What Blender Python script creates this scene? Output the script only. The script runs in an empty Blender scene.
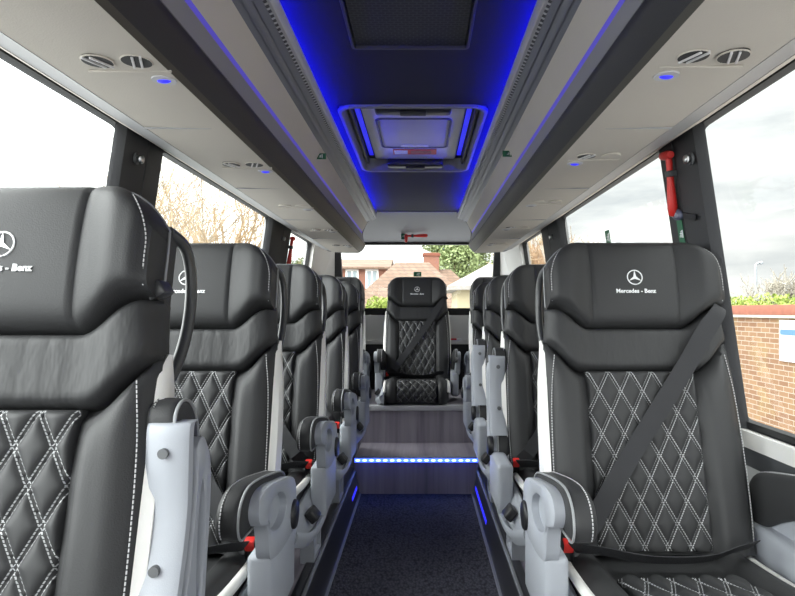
import bpy, bmesh, math, random
from math import sin, cos, pi, radians, sqrt, exp
from mathutils import Vector, Matrix, noise

random.seed(7)
scene = bpy.context.scene
C = scene.collection

# ------------------------------------------------------------------ materials
def nodes_of(name):
    m = bpy.data.materials.new(name)
    m.use_nodes = True
    nt = m.node_tree
    b = nt.nodes['Principled BSDF']
    return m, nt, b

def N(nt, kind, **kw):
    n = nt.nodes.new(kind)
    for k, v in kw.items():
        setattr(n, k, v)
    return n

def math_node(nt, op, a, b=None):
    n = nt.nodes.new('ShaderNodeMath'); n.operation = op
    for i, v in enumerate((a, b)):
        if v is None: continue
        if isinstance(v, (int, float)): n.inputs[i].default_value = v
        else: nt.links.new(v, n.inputs[i])
    return n.outputs[0]

def mixc(nt, fac, a, b):
    n = nt.nodes.new('ShaderNodeMix'); n.data_type = 'RGBA'
    if isinstance(fac, (int, float)): n.inputs['Factor'].default_value = fac
    else: nt.links.new(fac, n.inputs['Factor'])
    for sock, v in ((n.inputs[6], a), (n.inputs[7], b)):
        if isinstance(v, tuple): sock.default_value = (*v[:3], 1)
        else: nt.links.new(v, sock)
    return n.outputs[2]

def mat(name, col, rough=.5, metal=0, spec=.5, bump=0, bscale=200, vary=0, vscale=8, coat=0, sheen=0):
    m, nt, b = nodes_of(name)
    b.inputs['Base Color'].default_value = (*col, 1)
    b.inputs['Roughness'].default_value = rough
    b.inputs['Metallic'].default_value = metal
    b.inputs['Specular IOR Level'].default_value = spec
    if coat: b.inputs['Coat Weight'].default_value = coat
    if sheen: b.inputs['Sheen Weight'].default_value = sheen
    tc = N(nt, 'ShaderNodeTexCoord')
    if bump:
        nz = N(nt, 'ShaderNodeTexNoise'); nz.inputs['Scale'].default_value = bscale
        nz.inputs['Detail'].default_value = 4
        nt.links.new(tc.outputs['Object'], nz.inputs['Vector'])
        bp = N(nt, 'ShaderNodeBump'); bp.inputs['Strength'].default_value = bump
        bp.inputs['Distance'].default_value = .002
        nt.links.new(nz.outputs['Fac'], bp.inputs['Height'])
        nt.links.new(bp.outputs['Normal'], b.inputs['Normal'])
    if vary:
        nz = N(nt, 'ShaderNodeTexNoise'); nz.inputs['Scale'].default_value = vscale
        nz.inputs['Detail'].default_value = 5
        nt.links.new(tc.outputs['Object'], nz.inputs['Vector'])
        lo = tuple(c*(1-vary) for c in col); hi = tuple(min(1, c*(1+vary)) for c in col)
        nt.links.new(mixc(nt, nz.outputs['Fac'], lo, hi), b.inputs['Base Color'])
    return m

def emit_mat(name, col, strength):
    m, nt, b = nodes_of(name)
    b.inputs['Base Color'].default_value = (*[c*.5 for c in col], 1)
    b.inputs['Emission Color'].default_value = (*col, 1)
    b.inputs['Emission Strength'].default_value = strength
    return m

LEATHER = (.034, .0345, .036)
M = {}
M['leather'] = mat('black leather', LEATHER, .52, spec=.35, bump=.25, bscale=420, vary=.1)
# soft wrinkles for the shoulder pad
def wrinkled():
    m, nt, b = nodes_of('black soft leather')
    b.inputs['Base Color'].default_value = (*LEATHER, 1)
    b.inputs['Roughness'].default_value = .52; b.inputs['Specular IOR Level'].default_value = .35
    tc = N(nt, 'ShaderNodeTexCoord')
    mp = N(nt, 'ShaderNodeMapping'); mp.inputs['Scale'].default_value = (26, 8, 9)
    nt.links.new(tc.outputs['Object'], mp.inputs['Vector'])
    nz = N(nt, 'ShaderNodeTexNoise'); nz.inputs['Scale'].default_value = 1; nz.inputs['Detail'].default_value = 3
    nt.links.new(mp.outputs['Vector'], nz.inputs['Vector'])
    bp = N(nt, 'ShaderNodeBump'); bp.inputs['Strength'].default_value = .5; bp.inputs['Distance'].default_value = .012
    nt.links.new(nz.outputs['Fac'], bp.inputs['Height'])
    nt.links.new(bp.outputs['Normal'], b.inputs['Normal'])
    return m
M['soft'] = wrinkled()

QA, QB = .056, .107          # width and height of one quilted diamond
def quilted():
    m, nt, b = nodes_of('quilted black leather')
    b.inputs['Roughness'].default_value = .55; b.inputs['Specular IOR Level'].default_value = .35
    uv = N(nt, 'ShaderNodeTexCoord')
    sp = N(nt, 'ShaderNodeSeparateXYZ'); nt.links.new(uv.outputs['UV'], sp.inputs[0])
    x = math_node(nt, 'DIVIDE', sp.outputs[0], QA); y = math_node(nt, 'DIVIDE', sp.outputs[1], QB)
    k = 1/sqrt(1/QA**2+1/QB**2)
    fac = None
    for op in ('ADD', 'SUBTRACT'):
        p = math_node(nt, op, x, y)
        p = math_node(nt, 'ADD', p, .5)
        d = math_node(nt, 'ABSOLUTE', math_node(nt, 'SUBTRACT', p, math_node(nt, 'ROUND', p)))
        d = math_node(nt, 'MULTIPLY', d, k)
        d = math_node(nt, 'ABSOLUTE', math_node(nt, 'SUBTRACT', d, .0032))
        line = math_node(nt, 'LESS_THAN', d, .00075)
        dash = math_node(nt, 'LESS_THAN', math_node(nt, 'FRACT', math_node(nt, 'DIVIDE', sp.outputs[1], .0052)), .72)
        s = math_node(nt, 'MULTIPLY', line, dash)
        fac = s if fac is None else math_node(nt, 'MAXIMUM', fac, s)
    nt.links.new(mixc(nt, fac, LEATHER, (.47, .48, .49)), b.inputs['Base Color'])
    return m
M['quilt'] = quilted()

def dashed(name, a, bcol, period, duty):
    m, nt, b = nodes_of(name)
    b.inputs['Roughness'].default_value = .6
    uv = N(nt, 'ShaderNodeTexCoord')
    sp = N(nt, 'ShaderNodeSeparateXYZ'); nt.links.new(uv.outputs['UV'], sp.inputs[0])
    f = math_node(nt, 'LESS_THAN', math_node(nt, 'FRACT', math_node(nt, 'DIVIDE', sp.outputs[1], period)), duty)
    nt.links.new(mixc(nt, f, bcol, a), b.inputs['Base Color'])
    return m
M['stitch'] = dashed('white seam stitching', (.5, .5, .51), LEATHER, .007, .68)
M['perforated'] = dashed('perforated rail strip', (.06, .06, .07), (.5, .5, .52), .022, .6)
M['white_leather'] = mat('white leather', (.82, .81, .78), .4, bump=.15, bscale=300)
M['white_print'] = mat('white print', (.85, .86, .87), .5)
M['piping'] = mat('light grey piping', (.3, .31, .32), .45)
M['shell'] = mat('light grey moulded plastic', (.37, .39, .43), .45, bump=.15, bscale=600, vary=.05)
M['dark_shell'] = mat('charcoal moulded plastic', (.06, .063, .068), .5, bump=.15, bscale=600)
M['screw'] = mat('grey screw cap', (.13, .135, .14), .5)
M['black'] = mat('black plastic', (.014, .014, .016), .4)
M['rubber'] = mat('black rubber', (.008, .008, .009), .55)
M['handle'] = mat('dark grey handle plastic', (.05, .052, .055), .32)
M['webbing'] = mat('black belt webbing', (.022, .0225, .026), .7, bump=.5, bscale=900)
M['red'] = mat('red plastic', (.72, .03, .025), .4)
M['steel'] = mat('brushed steel', (.6, .61, .62), .3, metal=1)
M['alu'] = mat('aluminium edging', (.30, .31, .33), .5, metal=.3)
M['beige'] = mat('beige fabric trim', (.56, .52, .465), .8, bump=.3, bscale=350, vary=.05, vscale=5)
M['rack_grey'] = mat('grey plastic trim', (.33, .33, .34), .5, bump=.1, bscale=300)
M['rack_slate'] = mat('slate ribbed trim', (.16, .165, .2), .45)
M['rack_pale'] = mat('pale grey rail', (.5, .5, .52), .4)
M['rack_dark'] = mat('charcoal padded edge', (.022, .022, .028), .55, bump=.2, bscale=400)
M['olive'] = mat('taupe padded edge', (.075, .07, .058), .6, bump=.2, bscale=400)
M['grille_edge'] = mat('dark grille frame', (.04, .04, .05), .5)
M['kerb_glow'] = emit_mat('blue kerb light', (.03, .03, 1.0), 1.3)
M['kerb'] = mat('glossy charcoal kerb trim', (.03, .03, .035), .28)
M['roof'] = mat('charcoal roof fabric', (.009, .009, .024), .85, bump=.4, bscale=500)
M['header'] = mat('grey header panel', (.30, .30, .325), .55)
M['wall'] = mat('light grey wall panel', (.5, .5, .5), .6, bump=.15, bscale=300)
M['offwhite'] = mat('off white corner panel', (.72, .71, .69), .6, bump=.15, bscale=300)
M['pillar'] = mat('charcoal pillar trim', (.035, .036, .04), .7, bump=.35, bscale=300)
M['hatch_white'] = mat('white hatch plastic', (.62, .61, .62), .45)
M['slate_line'] = mat('slate tray edge', (.1, .1, .13), .5)
M['hatch_lid'] = mat('pale grey hatch lid', (.45, .44, .45), .5)
M['hatch_frame'] = mat('grey hatch frame', (.16, .16, .17), .45)
M['green'] = mat('green sticker', (.012, .13, .06), .5)
M['blue_glow'] = emit_mat('blue light strip', (.004, .004, 1.0), 80)
M['blue_soft'] = emit_mat('soft blue light line', (.16, .13, .9), .3)
M['blue_lamp'] = emit_mat('blue reading lamp lens', (.03, .03, 1.0), 1.1)
M['led'] = emit_mat('blue white diode', (.08, .25, 1.0), 26)
M['led_strip'] = emit_mat('blue diode strip', (.03, .06, 1.0), 7)

def carpet():
    m, nt, b = nodes_of('charcoal ribbed carpet')
    b.inputs['Roughness'].default_value = 1.0; b.inputs['Specular IOR Level'].default_value = .1
    tc = N(nt, 'ShaderNodeTexCoord')
    mp = N(nt, 'ShaderNodeMapping'); mp.inputs['Scale'].default_value = (95, 60, 1)
    nt.links.new(tc.outputs['Object'], mp.inputs['Vector'])
    br = N(nt, 'ShaderNodeTexVoronoi'); br.inputs['Scale'].default_value = 1
    nt.links.new(mp.outputs['Vector'], br.inputs['Vector'])
    nz = N(nt, 'ShaderNodeTexNoise'); nz.inputs['Scale'].default_value = 130; nz.inputs['Detail'].default_value = 4
    nt.links.new(tc.outputs['Object'], nz.inputs['Vector'])
    f = math_node(nt, 'MULTIPLY', br.outputs['Distance'], 1.1)
    c1 = mixc(nt, f, (.13, .13, .16), (.026, .026, .034))
    nt.links.new(mixc(nt, math_node(nt, 'MULTIPLY', nz.outputs['Fac'], .5), c1, (.075, .075, .095)), b.inputs['Base Color'])
    bp = N(nt, 'ShaderNodeBump'); bp.inputs['Strength'].default_value = .9; bp.inputs['Distance'].default_value = .006
    bp.invert = True
    nt.links.new(br.outputs['Distance'], bp.inputs['Height'])
    nt.links.new(bp.outputs['Normal'], b.inputs['Normal'])
    return m
M['carpet'] = carpet()

def wood():
    m, nt, b = nodes_of('grey wood effect vinyl')
    b.inputs['Roughness'].default_value = .45
    tc = N(nt, 'ShaderNodeTexCoord')
    mp = N(nt, 'ShaderNodeMapping'); mp.inputs['Scale'].default_value = (26, 1.6, 1.2)
    nt.links.new(tc.outputs['Object'], mp.inputs['Vector'])
    nz = N(nt, 'ShaderNodeTexNoise'); nz.inputs['Scale'].default_value = 1; nz.inputs['Detail'].default_value = 6
    nt.links.new(mp.outputs['Vector'], nz.inputs['Vector'])
    sp = N(nt, 'ShaderNodeSeparateXYZ'); nt.links.new(tc.outputs['Object'], sp.inputs[0])
    pl = math_node(nt, 'FRACT', math_node(nt, 'MULTIPLY', math_node(nt, 'FLOOR', math_node(nt, 'DIVIDE', sp.outputs[0], .11)), .377))
    rmp = N(nt, 'ShaderNodeMapRange'); rmp.inputs[1].default_value = .35; rmp.inputs[2].default_value = .68
    nt.links.new(nz.outputs['Fac'], rmp.inputs[0])
    c = mixc(nt, rmp.outputs[0], (.165, .148, .182), (.325, .295, .34))
    c = mixc(nt, math_node(nt, 'MULTIPLY', pl, .45), c, (.42, .385, .43))
    nt.links.new(c, b.inputs['Base Color'])
    return m
M['wood'] = wood()

def glass():
    m = bpy.data.materials.new('window glass'); m.use_nodes = True
    nt = m.node_tree; nt.nodes.clear()
    out = N(nt, 'ShaderNodeOutputMaterial'); t = N(nt, 'ShaderNodeBsdfTransparent')
    t.inputs[0].default_value = (.93, .955, .95, 1)
    g = N(nt, 'ShaderNodeBsdfGlossy'); g.inputs['Roughness'].default_value = .02
    fr = N(nt, 'ShaderNodeFresnel')
    ge = N(nt, 'ShaderNodeNewGeometry')     # same reflectance from either face of the pane
    nt.links.new(math_node(nt, 'ADD', math_node(nt, 'MULTIPLY', ge.outputs['Backfacing'], 1/1.33-1.33), 1.33), fr.inputs[0])
    mx = N(nt, 'ShaderNodeMixShader')
    nt.links.new(fr.outputs[0], mx.inputs[0]); nt.links.new(t.outputs[0], mx.inputs[1]); nt.links.new(g.outputs[0], mx.inputs[2])
    nt.links.new(mx.outputs[0], out.inputs[0])
    return m
M['glass'] = glass()

def brick():
    m, nt, b = nodes_of('weathered brickwork')
    b.inputs['Roughness'].default_value = .9
    tc = N(nt, 'ShaderNodeTexCoord')
    sp = N(nt, 'ShaderNodeSeparateXYZ'); nt.links.new(tc.outputs['Object'], sp.inputs[0])
    cb = N(nt, 'ShaderNodeCombineXYZ')
    nt.links.new(math_node(nt, 'ADD', sp.outputs[0], sp.outputs[1]), cb.inputs[0]); nt.links.new(sp.outputs[2], cb.inputs[1])
    br = N(nt, 'ShaderNodeTexBrick')
    br.inputs['Scale'].default_value = 1; br.inputs['Brick Width'].default_value = .225; br.inputs['Row Height'].default_value = .075
    br.inputs['Mortar Size'].default_value = .006
    br.inputs['Color1'].default_value = (.125, .06, .028, 1); br.inputs['Color2'].default_value = (.175, .098, .048, 1)
    br.inputs['Mortar'].default_value = (.25, .21, .17, 1)
    nt.links.new(cb.outputs[0], br.inputs['Vector'])
    nz = N(nt, 'ShaderNodeTexNoise'); nz.inputs['Scale'].default_value = 1.6; nz.inputs['Detail'].default_value = 5
    nt.links.new(tc.outputs['Object'], nz.inputs['Vector'])
    rp = N(nt, 'ShaderNodeMapRange'); rp.inputs[1].default_value = .5; rp.inputs[2].default_value = .8
    nt.links.new(nz.outputs['Fac'], rp.inputs[0])
    nt.links.new(mixc(nt, math_node(nt, 'MULTIPLY', rp.outputs[0], .5), br.outputs['Color'], (.25, .215, .08)), b.inputs['Base Color'])
    return m
M['brick'] = brick()
M['coping'] = mat('red brick coping', (.19, .065, .04), .9, vary=.3, vscale=9)

def tiles():
    m, nt, b = nodes_of('clay roof tiles')
    b.inputs['Roughness'].default_value = .9
    tc = N(nt, 'ShaderNodeTexCoord')
    sp = N(nt, 'ShaderNodeSeparateXYZ'); nt.links.new(tc.outputs['Object'], sp.inputs[0])
    cb = N(nt, 'ShaderNodeCombineXYZ')
    nt.links.new(math_node(nt, 'ADD', sp.outputs[0], sp.outputs[1]), cb.inputs[0]); nt.links.new(sp.outputs[2], cb.inputs[1])
    br = N(nt, 'ShaderNodeTexBrick'); br.inputs['Scale'].default_value = 1
    br.inputs['Brick Width'].default_value = .3; br.inputs['Row Height'].default_value = .16; br.inputs['Mortar Size'].default_value = .02
    br.inputs['Color1'].default_value = (.15, .092, .062, 1); br.inputs['Color2'].default_value = (.195, .13, .092, 1)
    br.inputs['Mortar'].default_value = (.10, .068, .05, 1)
    nt.links.new(cb.outputs[0], br.inputs['Vector']); nt.links.new(br.outputs['Color'], b.inputs['Base Color'])
    return m
M['tiles'] = tiles()
M['grey_tiles'] = mat('pale grey roof tiles', (.26, .24, .22), .9, vary=.2, vscale=6)
M['house_brick'] = mat('red house brick', (.24, .11, .075), .9, vary=.25, vscale=9)
M['render'] = mat('cream render', (.36, .31, .2), .9, vary=.05)
M['white_paint'] = mat('white paint', (.8, .8, .78), .6)
M['dark_glass'] = mat('dark house window', (.25, .3, .32), .2)
M['asphalt'] = mat('pale asphalt', (.3, .3, .3), .95, vary=.15, vscale=3)
M['bark'] = mat('brown bark', (.2, .13, .075), .9, vary=.3, vscale=10)
M['twig_orange'] = mat('ochre twigs', (.38, .28, .17), .85, vary=.3, vscale=3)
M['twig_grey'] = mat('grey twigs', (.3, .27, .22), .9, vary=.3, vscale=3)
M['leaf_green'] = mat('green leaves', (.14, .24, .045), .7, vary=.5, vscale=2)
M['leaf_yellow'] = mat('yellow green leaves', (.22, .28, .05), .7, vary=.45, vscale=2.5)
M['leaf_dark'] = mat('dark green leaves', (.07, .13, .035), .7, vary=.5, vscale=2)
M['leaf_blossom'] = mat('mixed spring leaves', (.2, .25, .10), .7, vary=.5, vscale=2.5)
M['sign_white'] = mat('white sign board', (.5, .52, .56), .4)
M['sign_blue'] = mat('blue sign band', (.05, .12, .4), .4)
M['ink'] = mat('grey sign lettering', (.22, .24, .3), .5)
M['lamp_grey'] = mat('galvanised post', (.3, .32, .34), .5, metal=.4)

# ------------------------------------------------------------------ mesh helpers
def finish(bm, smooth=35, name='mesh'):
    bmesh.ops.recalc_face_normals(bm, faces=bm.faces)
    me = bpy.data.meshes.new(name)
    bm.to_mesh(me); bm.free()
    if smooth:
        me.polygons.foreach_set('use_smooth', [True]*len(me.polygons))
        me.set_sharp_from_angle(angle=radians(smooth))
    return me

def link(name, me, material, parent=None, loc=None):
    o = bpy.data.objects.new(name, me)
    if material is not None and len(me.materials) == 0:
        me.materials.append(material)
    C.objects.link(o)
    if parent is not None: o.parent = parent
    if loc is not None: o.location = loc
    return o

def empty(name, loc=(0, 0, 0)):
    o = bpy.data.objects.new(name, None); C.objects.link(o)
    o.location = loc; o.empty_display_size = .05
    return o

def tag(o, label, cat, group=None):
    o['label'] = label; o['category'] = cat
    if group: o['group'] = group
    return o

def struct(name, me, material, parent=None):
    o = link(name, me, material, parent)
    if parent is None: o['kind'] = 'structure'
    return o

def prism8(bm, pts):
    """eight corners: 0-3 one face in order, 4-7 the opposite face"""
    v = [bm.verts.new(p) for p in pts]
    for f in ((0, 1, 2, 3), (7, 6, 5, 4), (0, 4, 5, 1), (1, 5, 6, 2), (2, 6, 7, 3), (3, 7, 4, 0)):
        bm.faces.new([v[i] for i in f])
    return v

def add_box(bm, x0, x1, y0, y1, z0, z1, bev=0, seg=2):
    v = prism8(bm, [(x0, y0, z0), (x1, y0, z0), (x1, y1, z0), (x0, y1, z0), (x0, y0, z1), (x1, y0, z1), (x1, y1, z1), (x0, y1, z1)])
    if bev:
        es = list({e for q in v for e in q.link_edges})
        bmesh.ops.bevel(bm, geom=es, offset=bev, segments=seg, affect='EDGES', profile=.5)

def box(x0, x1, y0, y1, z0, z1, bev=0, seg=2):
    bm = bmesh.new(); add_box(bm, x0, x1, y0, y1, z0, z1, bev, seg)
    return finish(bm)

def spline(pts, n=6, closed=False):
    pts = [Vector(p) for p in pts]; out = []
    L = len(pts)
    for i in range(L if closed else L-1):
        p1, p2 = pts[i], pts[(i+1) % L]
        p0 = pts[i-1] if (closed or i > 0) else p1*2-p2
        p3 = pts[(i+2) % L] if (closed or i+2 < L) else p2*2-p1
        for k in range(n):
            t = k/n
            out.append(.5*((2*p1)+(p2-p0)*t+(2*p0-5*p1+4*p2-p3)*t*t+(3*p1-p0-3*p2+p3)*t**3))
    if not closed: out.append(pts[-1])
    return out

def add_tube(bm, pts, r, sides=8, ref=Vector((1, .13, .2)), flat=1.0, closed=False):
    """tube along pts; r number or list; uv.y = length along"""
    uvl = bm.loops.layers.uv.verify()
    pts = [Vector(p) for p in pts]; n = len(pts)
    rs = r if isinstance(r, (list, tuple)) else [r]*n
    rings = []; L = 0; lens = []
    for i, p in enumerate(pts):
        if closed: t = pts[(i+1) % n]-pts[i-1]
        else: t = pts[min(i+1, n-1)]-pts[max(i-1, 0)]
        t.normalize()
        a = t.cross(ref)
        if a.length < 1e-4: a = t.cross(Vector((0, 1, .3)))
        a.normalize(); b = t.cross(a)
        if i: L += (pts[i]-pts[i-1]).length
        lens.append(L)
        rings.append([bm.verts.new(p+a*(rs[i]*cos(2*pi*k/sides))+b*(rs[i]*flat*sin(2*pi*k/sides))) for k in range(sides)])
    rng = range(n if closed else n-1)
    for i in rng:
        j = (i+1) % n
        for k in range(sides):
            f = bm.faces.new((rings[i][k], rings[i][(k+1) % sides], rings[j][(k+1) % sides], rings[j][k]))
            for lp, q in zip(f.loops, (i, i, j, j)): lp[uvl].uv = (0, lens[q])
    if not closed:
        bm.faces.new(rings[0]); bm.faces.new(rings[-1])

def tube(pts, r, sides=8, **kw):
    bm = bmesh.new(); add_tube(bm, pts, r, sides, **kw)
    return finish(bm, 60)

def cyl(p0, p1, r0, r1=None, sides=20, bev=0):
    p0, p1 = Vector(p0), Vector(p1)
    return tube([p0, p1], [r0, r0 if r1 is None else r1], sides)

def extrude_poly(pts2, f, a0, a1, bev=0, seg=3, inset=None):
    """closed 2d outline extruded between a0 and a1; f(p,q,a)->xyz"""
    bm = bmesh.new()
    A = [bm.verts.new(f(p[0], p[1], a0)) for p in pts2]
    B = [bm.verts.new(f(p[0], p[1], a1)) for p in pts2]
    fa = bm.faces.new(A); fb = bm.faces.new(B[::-1])
    n = len(A)
    for i in range(n): bm.faces.new((A[i], B[i], B[(i+1) % n], A[(i+1) % n]))
    bmesh.ops.recalc_face_normals(bm, faces=bm.faces)
    if inset:
        th, dp = inset
        bmesh.ops.inset_region(bm, faces=[fb], thickness=th, depth=0)
        bmesh.ops.inset_region(bm, faces=[fb], thickness=th*.35, depth=-dp)
    elif bev:
        es = list(fa.edges)+list(fb.edges)
        bmesh.ops.bevel(bm, geom=es, offset=bev, segments=seg, affect='EDGES', profile=.5)
    return finish(bm, 40)

def sheet(nu, nv, front, rim, uv=None, smooth=50):
    """grid front(u,v) closed by a rim rim(u,v) and a flat back; u,v in 0..1"""
    bm = bmesh.new()
    uvl = bm.loops.layers.uv.verify()
    G = [[bm.verts.new(front(i/nu, j/nv)) for i in range(nu+1)] for j in range(nv+1)]
    for j in range(nv):
        for i in range(nu):
            f = bm.faces.new((G[j][i], G[j][i+1], G[j+1][i+1], G[j+1][i]))
            if uv:
                for lp, (a, b) in zip(f.loops, ((i, j), (i+1, j), (i+1, j+1), (i, j+1))): lp[uvl].uv = uv(a/nu, b/nv)
    loop = [(i, 0) for i in range(nu)]+[(nu, j) for j in range(nv)]+[(i, nv) for i in range(nu, 0, -1)]+[(0, j) for j in range(nv, 0, -1)]
    R = [bm.verts.new(rim(i/nu, j/nv)) for i, j in loop]
    n = len(loop)
    for k in range(n):
        a, b = loop[k], loop[(k+1) % n]
        bm.faces.new((G[a[1]][a[0]], R[k], R[(k+1) % n], G[b[1]][b[0]]))
    bm.faces.new(R)
    return finish(bm, smooth)

def ss(a, b, x):
    t = max(0, min(1, (x-a)/(b-a))); return t*t*(3-2*t)

def lerp_table(tab, x):
    for (x0, y0), (x1, y1) in zip(tab, tab[1:]):
        if x <= x1: return y0+(y1-y0)*max(0, (x-x0))/(x1-x0)
    return tab[-1][1]

def text_mesh(body, size, bold=.0):
    cu = bpy.data.curves.new('lettering', 'FONT'); cu.body = body; cu.size = size
    cu.align_x = 'CENTER'; cu.align_y = 'CENTER'; cu.extrude = .0006; cu.offset = bold; cu.resolution_u = 3
    o = bpy.data.objects.new('lettering', cu); C.objects.link(o)
    bpy.context.view_layer.update()
    me = bpy.data.meshes.new_from_object(o.evaluated_get(bpy.context.evaluated_depsgraph_get()))
    bpy.data.objects.remove(o); bpy.data.curves.remove(cu)
    return me

# ------------------------------------------------------------------ passenger seat
LEAN = radians(14.5); SL, CL = sin(LEAN), cos(LEAN)
YB, ZB = -.117, .415
def B(x, v, n):            # point on the reclined backrest
    return Vector((x, YB+v*SL-n*CL, ZB+v*CL+n*SL))
HW = [(0, .252), (.25, .256), (.42, .250), (.52, .241), (.58, .234), (.70, .2325)]
def hw(v): return lerp_table(HW, v)
def v_head_bottom(x): return .551+.054*ss(.12, .215, abs(x))
def v_head_top(x):
    a = max(0, (abs(x)-.118)/.1145); return .799-.078*a**2.5
def v_pad_bottom(x): return .437+.078*ss(.140, .235, abs(x))

HWH = .2295
def head_n(x, v):
    a = abs(x)
    n = .043+.026*ss(.112, .185, a)-.016*ss(.205, HWH, a)
    n += .006*cos((v-.68)/.11*pi/2)
    n -= .007*exp(-((a-.117)/.0035)**2)
    return n
def head_surface(x, v):
    v0, v1 = v_head_bottom(x)+.002, v_head_top(x)
    t = max(0, min(1, (v-v0)/(v1-v0)))
    return -.005+(head_n(x, v)+.005)*max(0, 1-abs(2*t-1)**8)**.55

def build_headrest(m):
    def P(u, t):
        x = (2*u-1)*HWH
        v0, v1 = v_head_bottom(x)+.002, v_head_top(x)
        v = v0+(v1-v0)*t
        return x, v, head_surface(x, v)
    def front(u, t):
        x, v, n = P(u, t); return B(m*x, v, n)
    def rim(u, t):
        x, v, n = P(u, t); return B(m*x*.97, v-.004*(t > .99), -.052)
    return sheet(72, 30, front, rim)

def build_shoulder(m):
    def P(u, t):
        w = 2*u-1
        x = w*.232
        v0, v1 = v_pad_bottom(x)+.002, v_head_bottom(x)+.004
        v = v0+(v1-v0)*t
        x = w*hw(v)
        e = (1-abs(2*t-1)**9)*(1-abs(w)**14)
        n = -.004+(.034+.014*ss(.12, .19, abs(x)))*max(0, e)**.55
        return x, v, n
    return sheet(44, 14, lambda u, t: B(m*P(u, t)[0], P(u, t)[1], P(u, t)[2]),
                 lambda u, t: B(m*P(u, t)[0]*.97, P(u, t)[1], -.045))

def build_backrest(m):
    def P(u, t):
        w = 2*u-1
        v1 = v_pad_bottom(w*.235)
        v = -.01+(v1+.01)*t
        x = w*hw(v); a = abs(x)
        n = .018+.030*ss(.135, .168, a)*(1-.55*ss(.20, .25, a))
        n *= (1-abs(w)**18)
        n = -.004+(n+.004)*max(0, 1-max(0, 2*t-1)**8)**.6
        return x, v, n
    return sheet(56, 24, lambda u, t: B(m*P(u, t)[0], P(u, t)[1], P(u, t)[2]),
                 lambda u, t: B(m*P(u, t)[0]*.97, P(u, t)[1], -.05))

def puff(x, y):
    k = 1/sqrt(1/QA**2+1/QB**2); d = 1
    for s in (1, -1):
        p = x/QA+s*y/QB+.5; d = min(d, abs(p-round(p))*k)
    return 1-exp(-d/.006)

def build_quilt(m):
    W = 2.5*QA; V1 = .4375
    def uvf(u, t): return ((2*u-1)*W, (t-1)*V1)
    def P(u, t):
        x = (2*u-1)*W; y = (t-1)*V1
        e = min(1, min(u, 1-u)/.02)*min(1, (1-t)/.015)
        n = .018+.013*puff(x, y)*e+.004*e
        return x, V1*t, n
    return sheet(66, 90, lambda u, t: B(*P(u, t)), lambda u, t: B(P(u, t)[0], P(u, t)[1], -.01), uv=uvf, smooth=70)

def build_back_shell(m):
    pts = [(-.2, -.0), (-.235, .2), (-.235, .4), (-.226, .52), (-.218, .62), (-.215, .70), (-.195, .755), (-.15, .785), (0, .792)]
    pts = pts+[(-x, v) for x, v in pts[-2::-1]]
    return extrude_poly(pts, lambda p, q, a: B(p, q, a), -.04, -.075, bev=.015)

CUSH = [(.0, .385), (-.06, .398), (-.2, .405), (-.33, .414), (-.42, .424), (-.475, .415), (-.505, .38), (-.51, .33), (-.49, .285)]
CP = spline([(0, y, z) for y, z in CUSH], 8)
def cush_at(t):
    f = t*(len(CP)-1); i = min(int(f), len(CP)-2); p = CP[i].lerp(CP[i+1], f-i)
    d = (CP[i+1]-CP[i]).normalized(); nrm = Vector((0, d.z, -d.y))
    if nrm.z < 0 and i < len(CP)*.6: nrm = -nrm
    return p, nrm
CLEN = sum((CP[i+1]-CP[i]).length for i in range(len(CP)-1))
HC = .222
def build_cushion(m):
    def P(u, t):
        w = 2*u-1; x = w*HC; p, nr = cush_at(t)
        n = .03*ss(.136, .166, abs(x))*(1-.8*ss(.185, HC, abs(x)))
        return Vector((m*x, p.y, p.z))+nr*(n-.008)
    def R(u, t):
        q = P(u, t); return Vector((q.x, max(q.y, -.47), .29))
    return sheet(40, 40, P, R)
def build_cushion_quilt(m):
    W = 2.5*QA
    def P(u, t):
        x = (2*u-1)*W; p, nr = cush_at(.32+.66*t); y = -CLEN*(.32+.66*t)
        e = min(1, min(u, 1-u)/.02)
        return Vector((x, p.y, p.z))+nr*(.001+.014*puff(x, y)*e)
    def R(u, t):
        q = P(u, t); return Vector((q.x, max(q.y, -.46), .30))
    return sheet(60, 80, P, R, uv=lambda u, t: ((2*u-1)*W, -CLEN*(.32+.66*t)), smooth=70)

def build_side_panel(m, s):
    """white upholstered flank of the backrest; s=+1 aisle"""
    tab = [(.0, -.055, .022, .0115), (.15, -.055, .021, .0115), (.3, -.053, .018, .0115), (.42, -.048, .012, .009), (.485, -.042, .003, .004), (.515, -.036, -.012, -.001), (.527, -.03, -.022, -.003)]
    bm = bmesh.new(); rings = []
    for v, n0, n1, fw in tab:
        h = hw(v)
        if s < 0: n1 -= .022; fw = .0
        rings.append([bm.verts.new(B(m*s*x, v, n)) for x, n in ((h-.012, n0), (h+.004, n0+.004), (h+.007, (n0+n1)/2), (h+.005, n1-.004), (h-fw, n1+.003))])
    for a, b in zip(rings, rings[1:]):
        for k in range(5): bm.faces.new((a[k], a[(k+1) % 5], b[(k+1) % 5], b[k]))
    bm.faces.new(rings[0]); bm.faces.new(rings[-1])
    return finish(bm, 60)

def seam(m, pts, r=.0012): return tube([B(m*x, v, n) for x, v, n in pts], r, 5)

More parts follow.
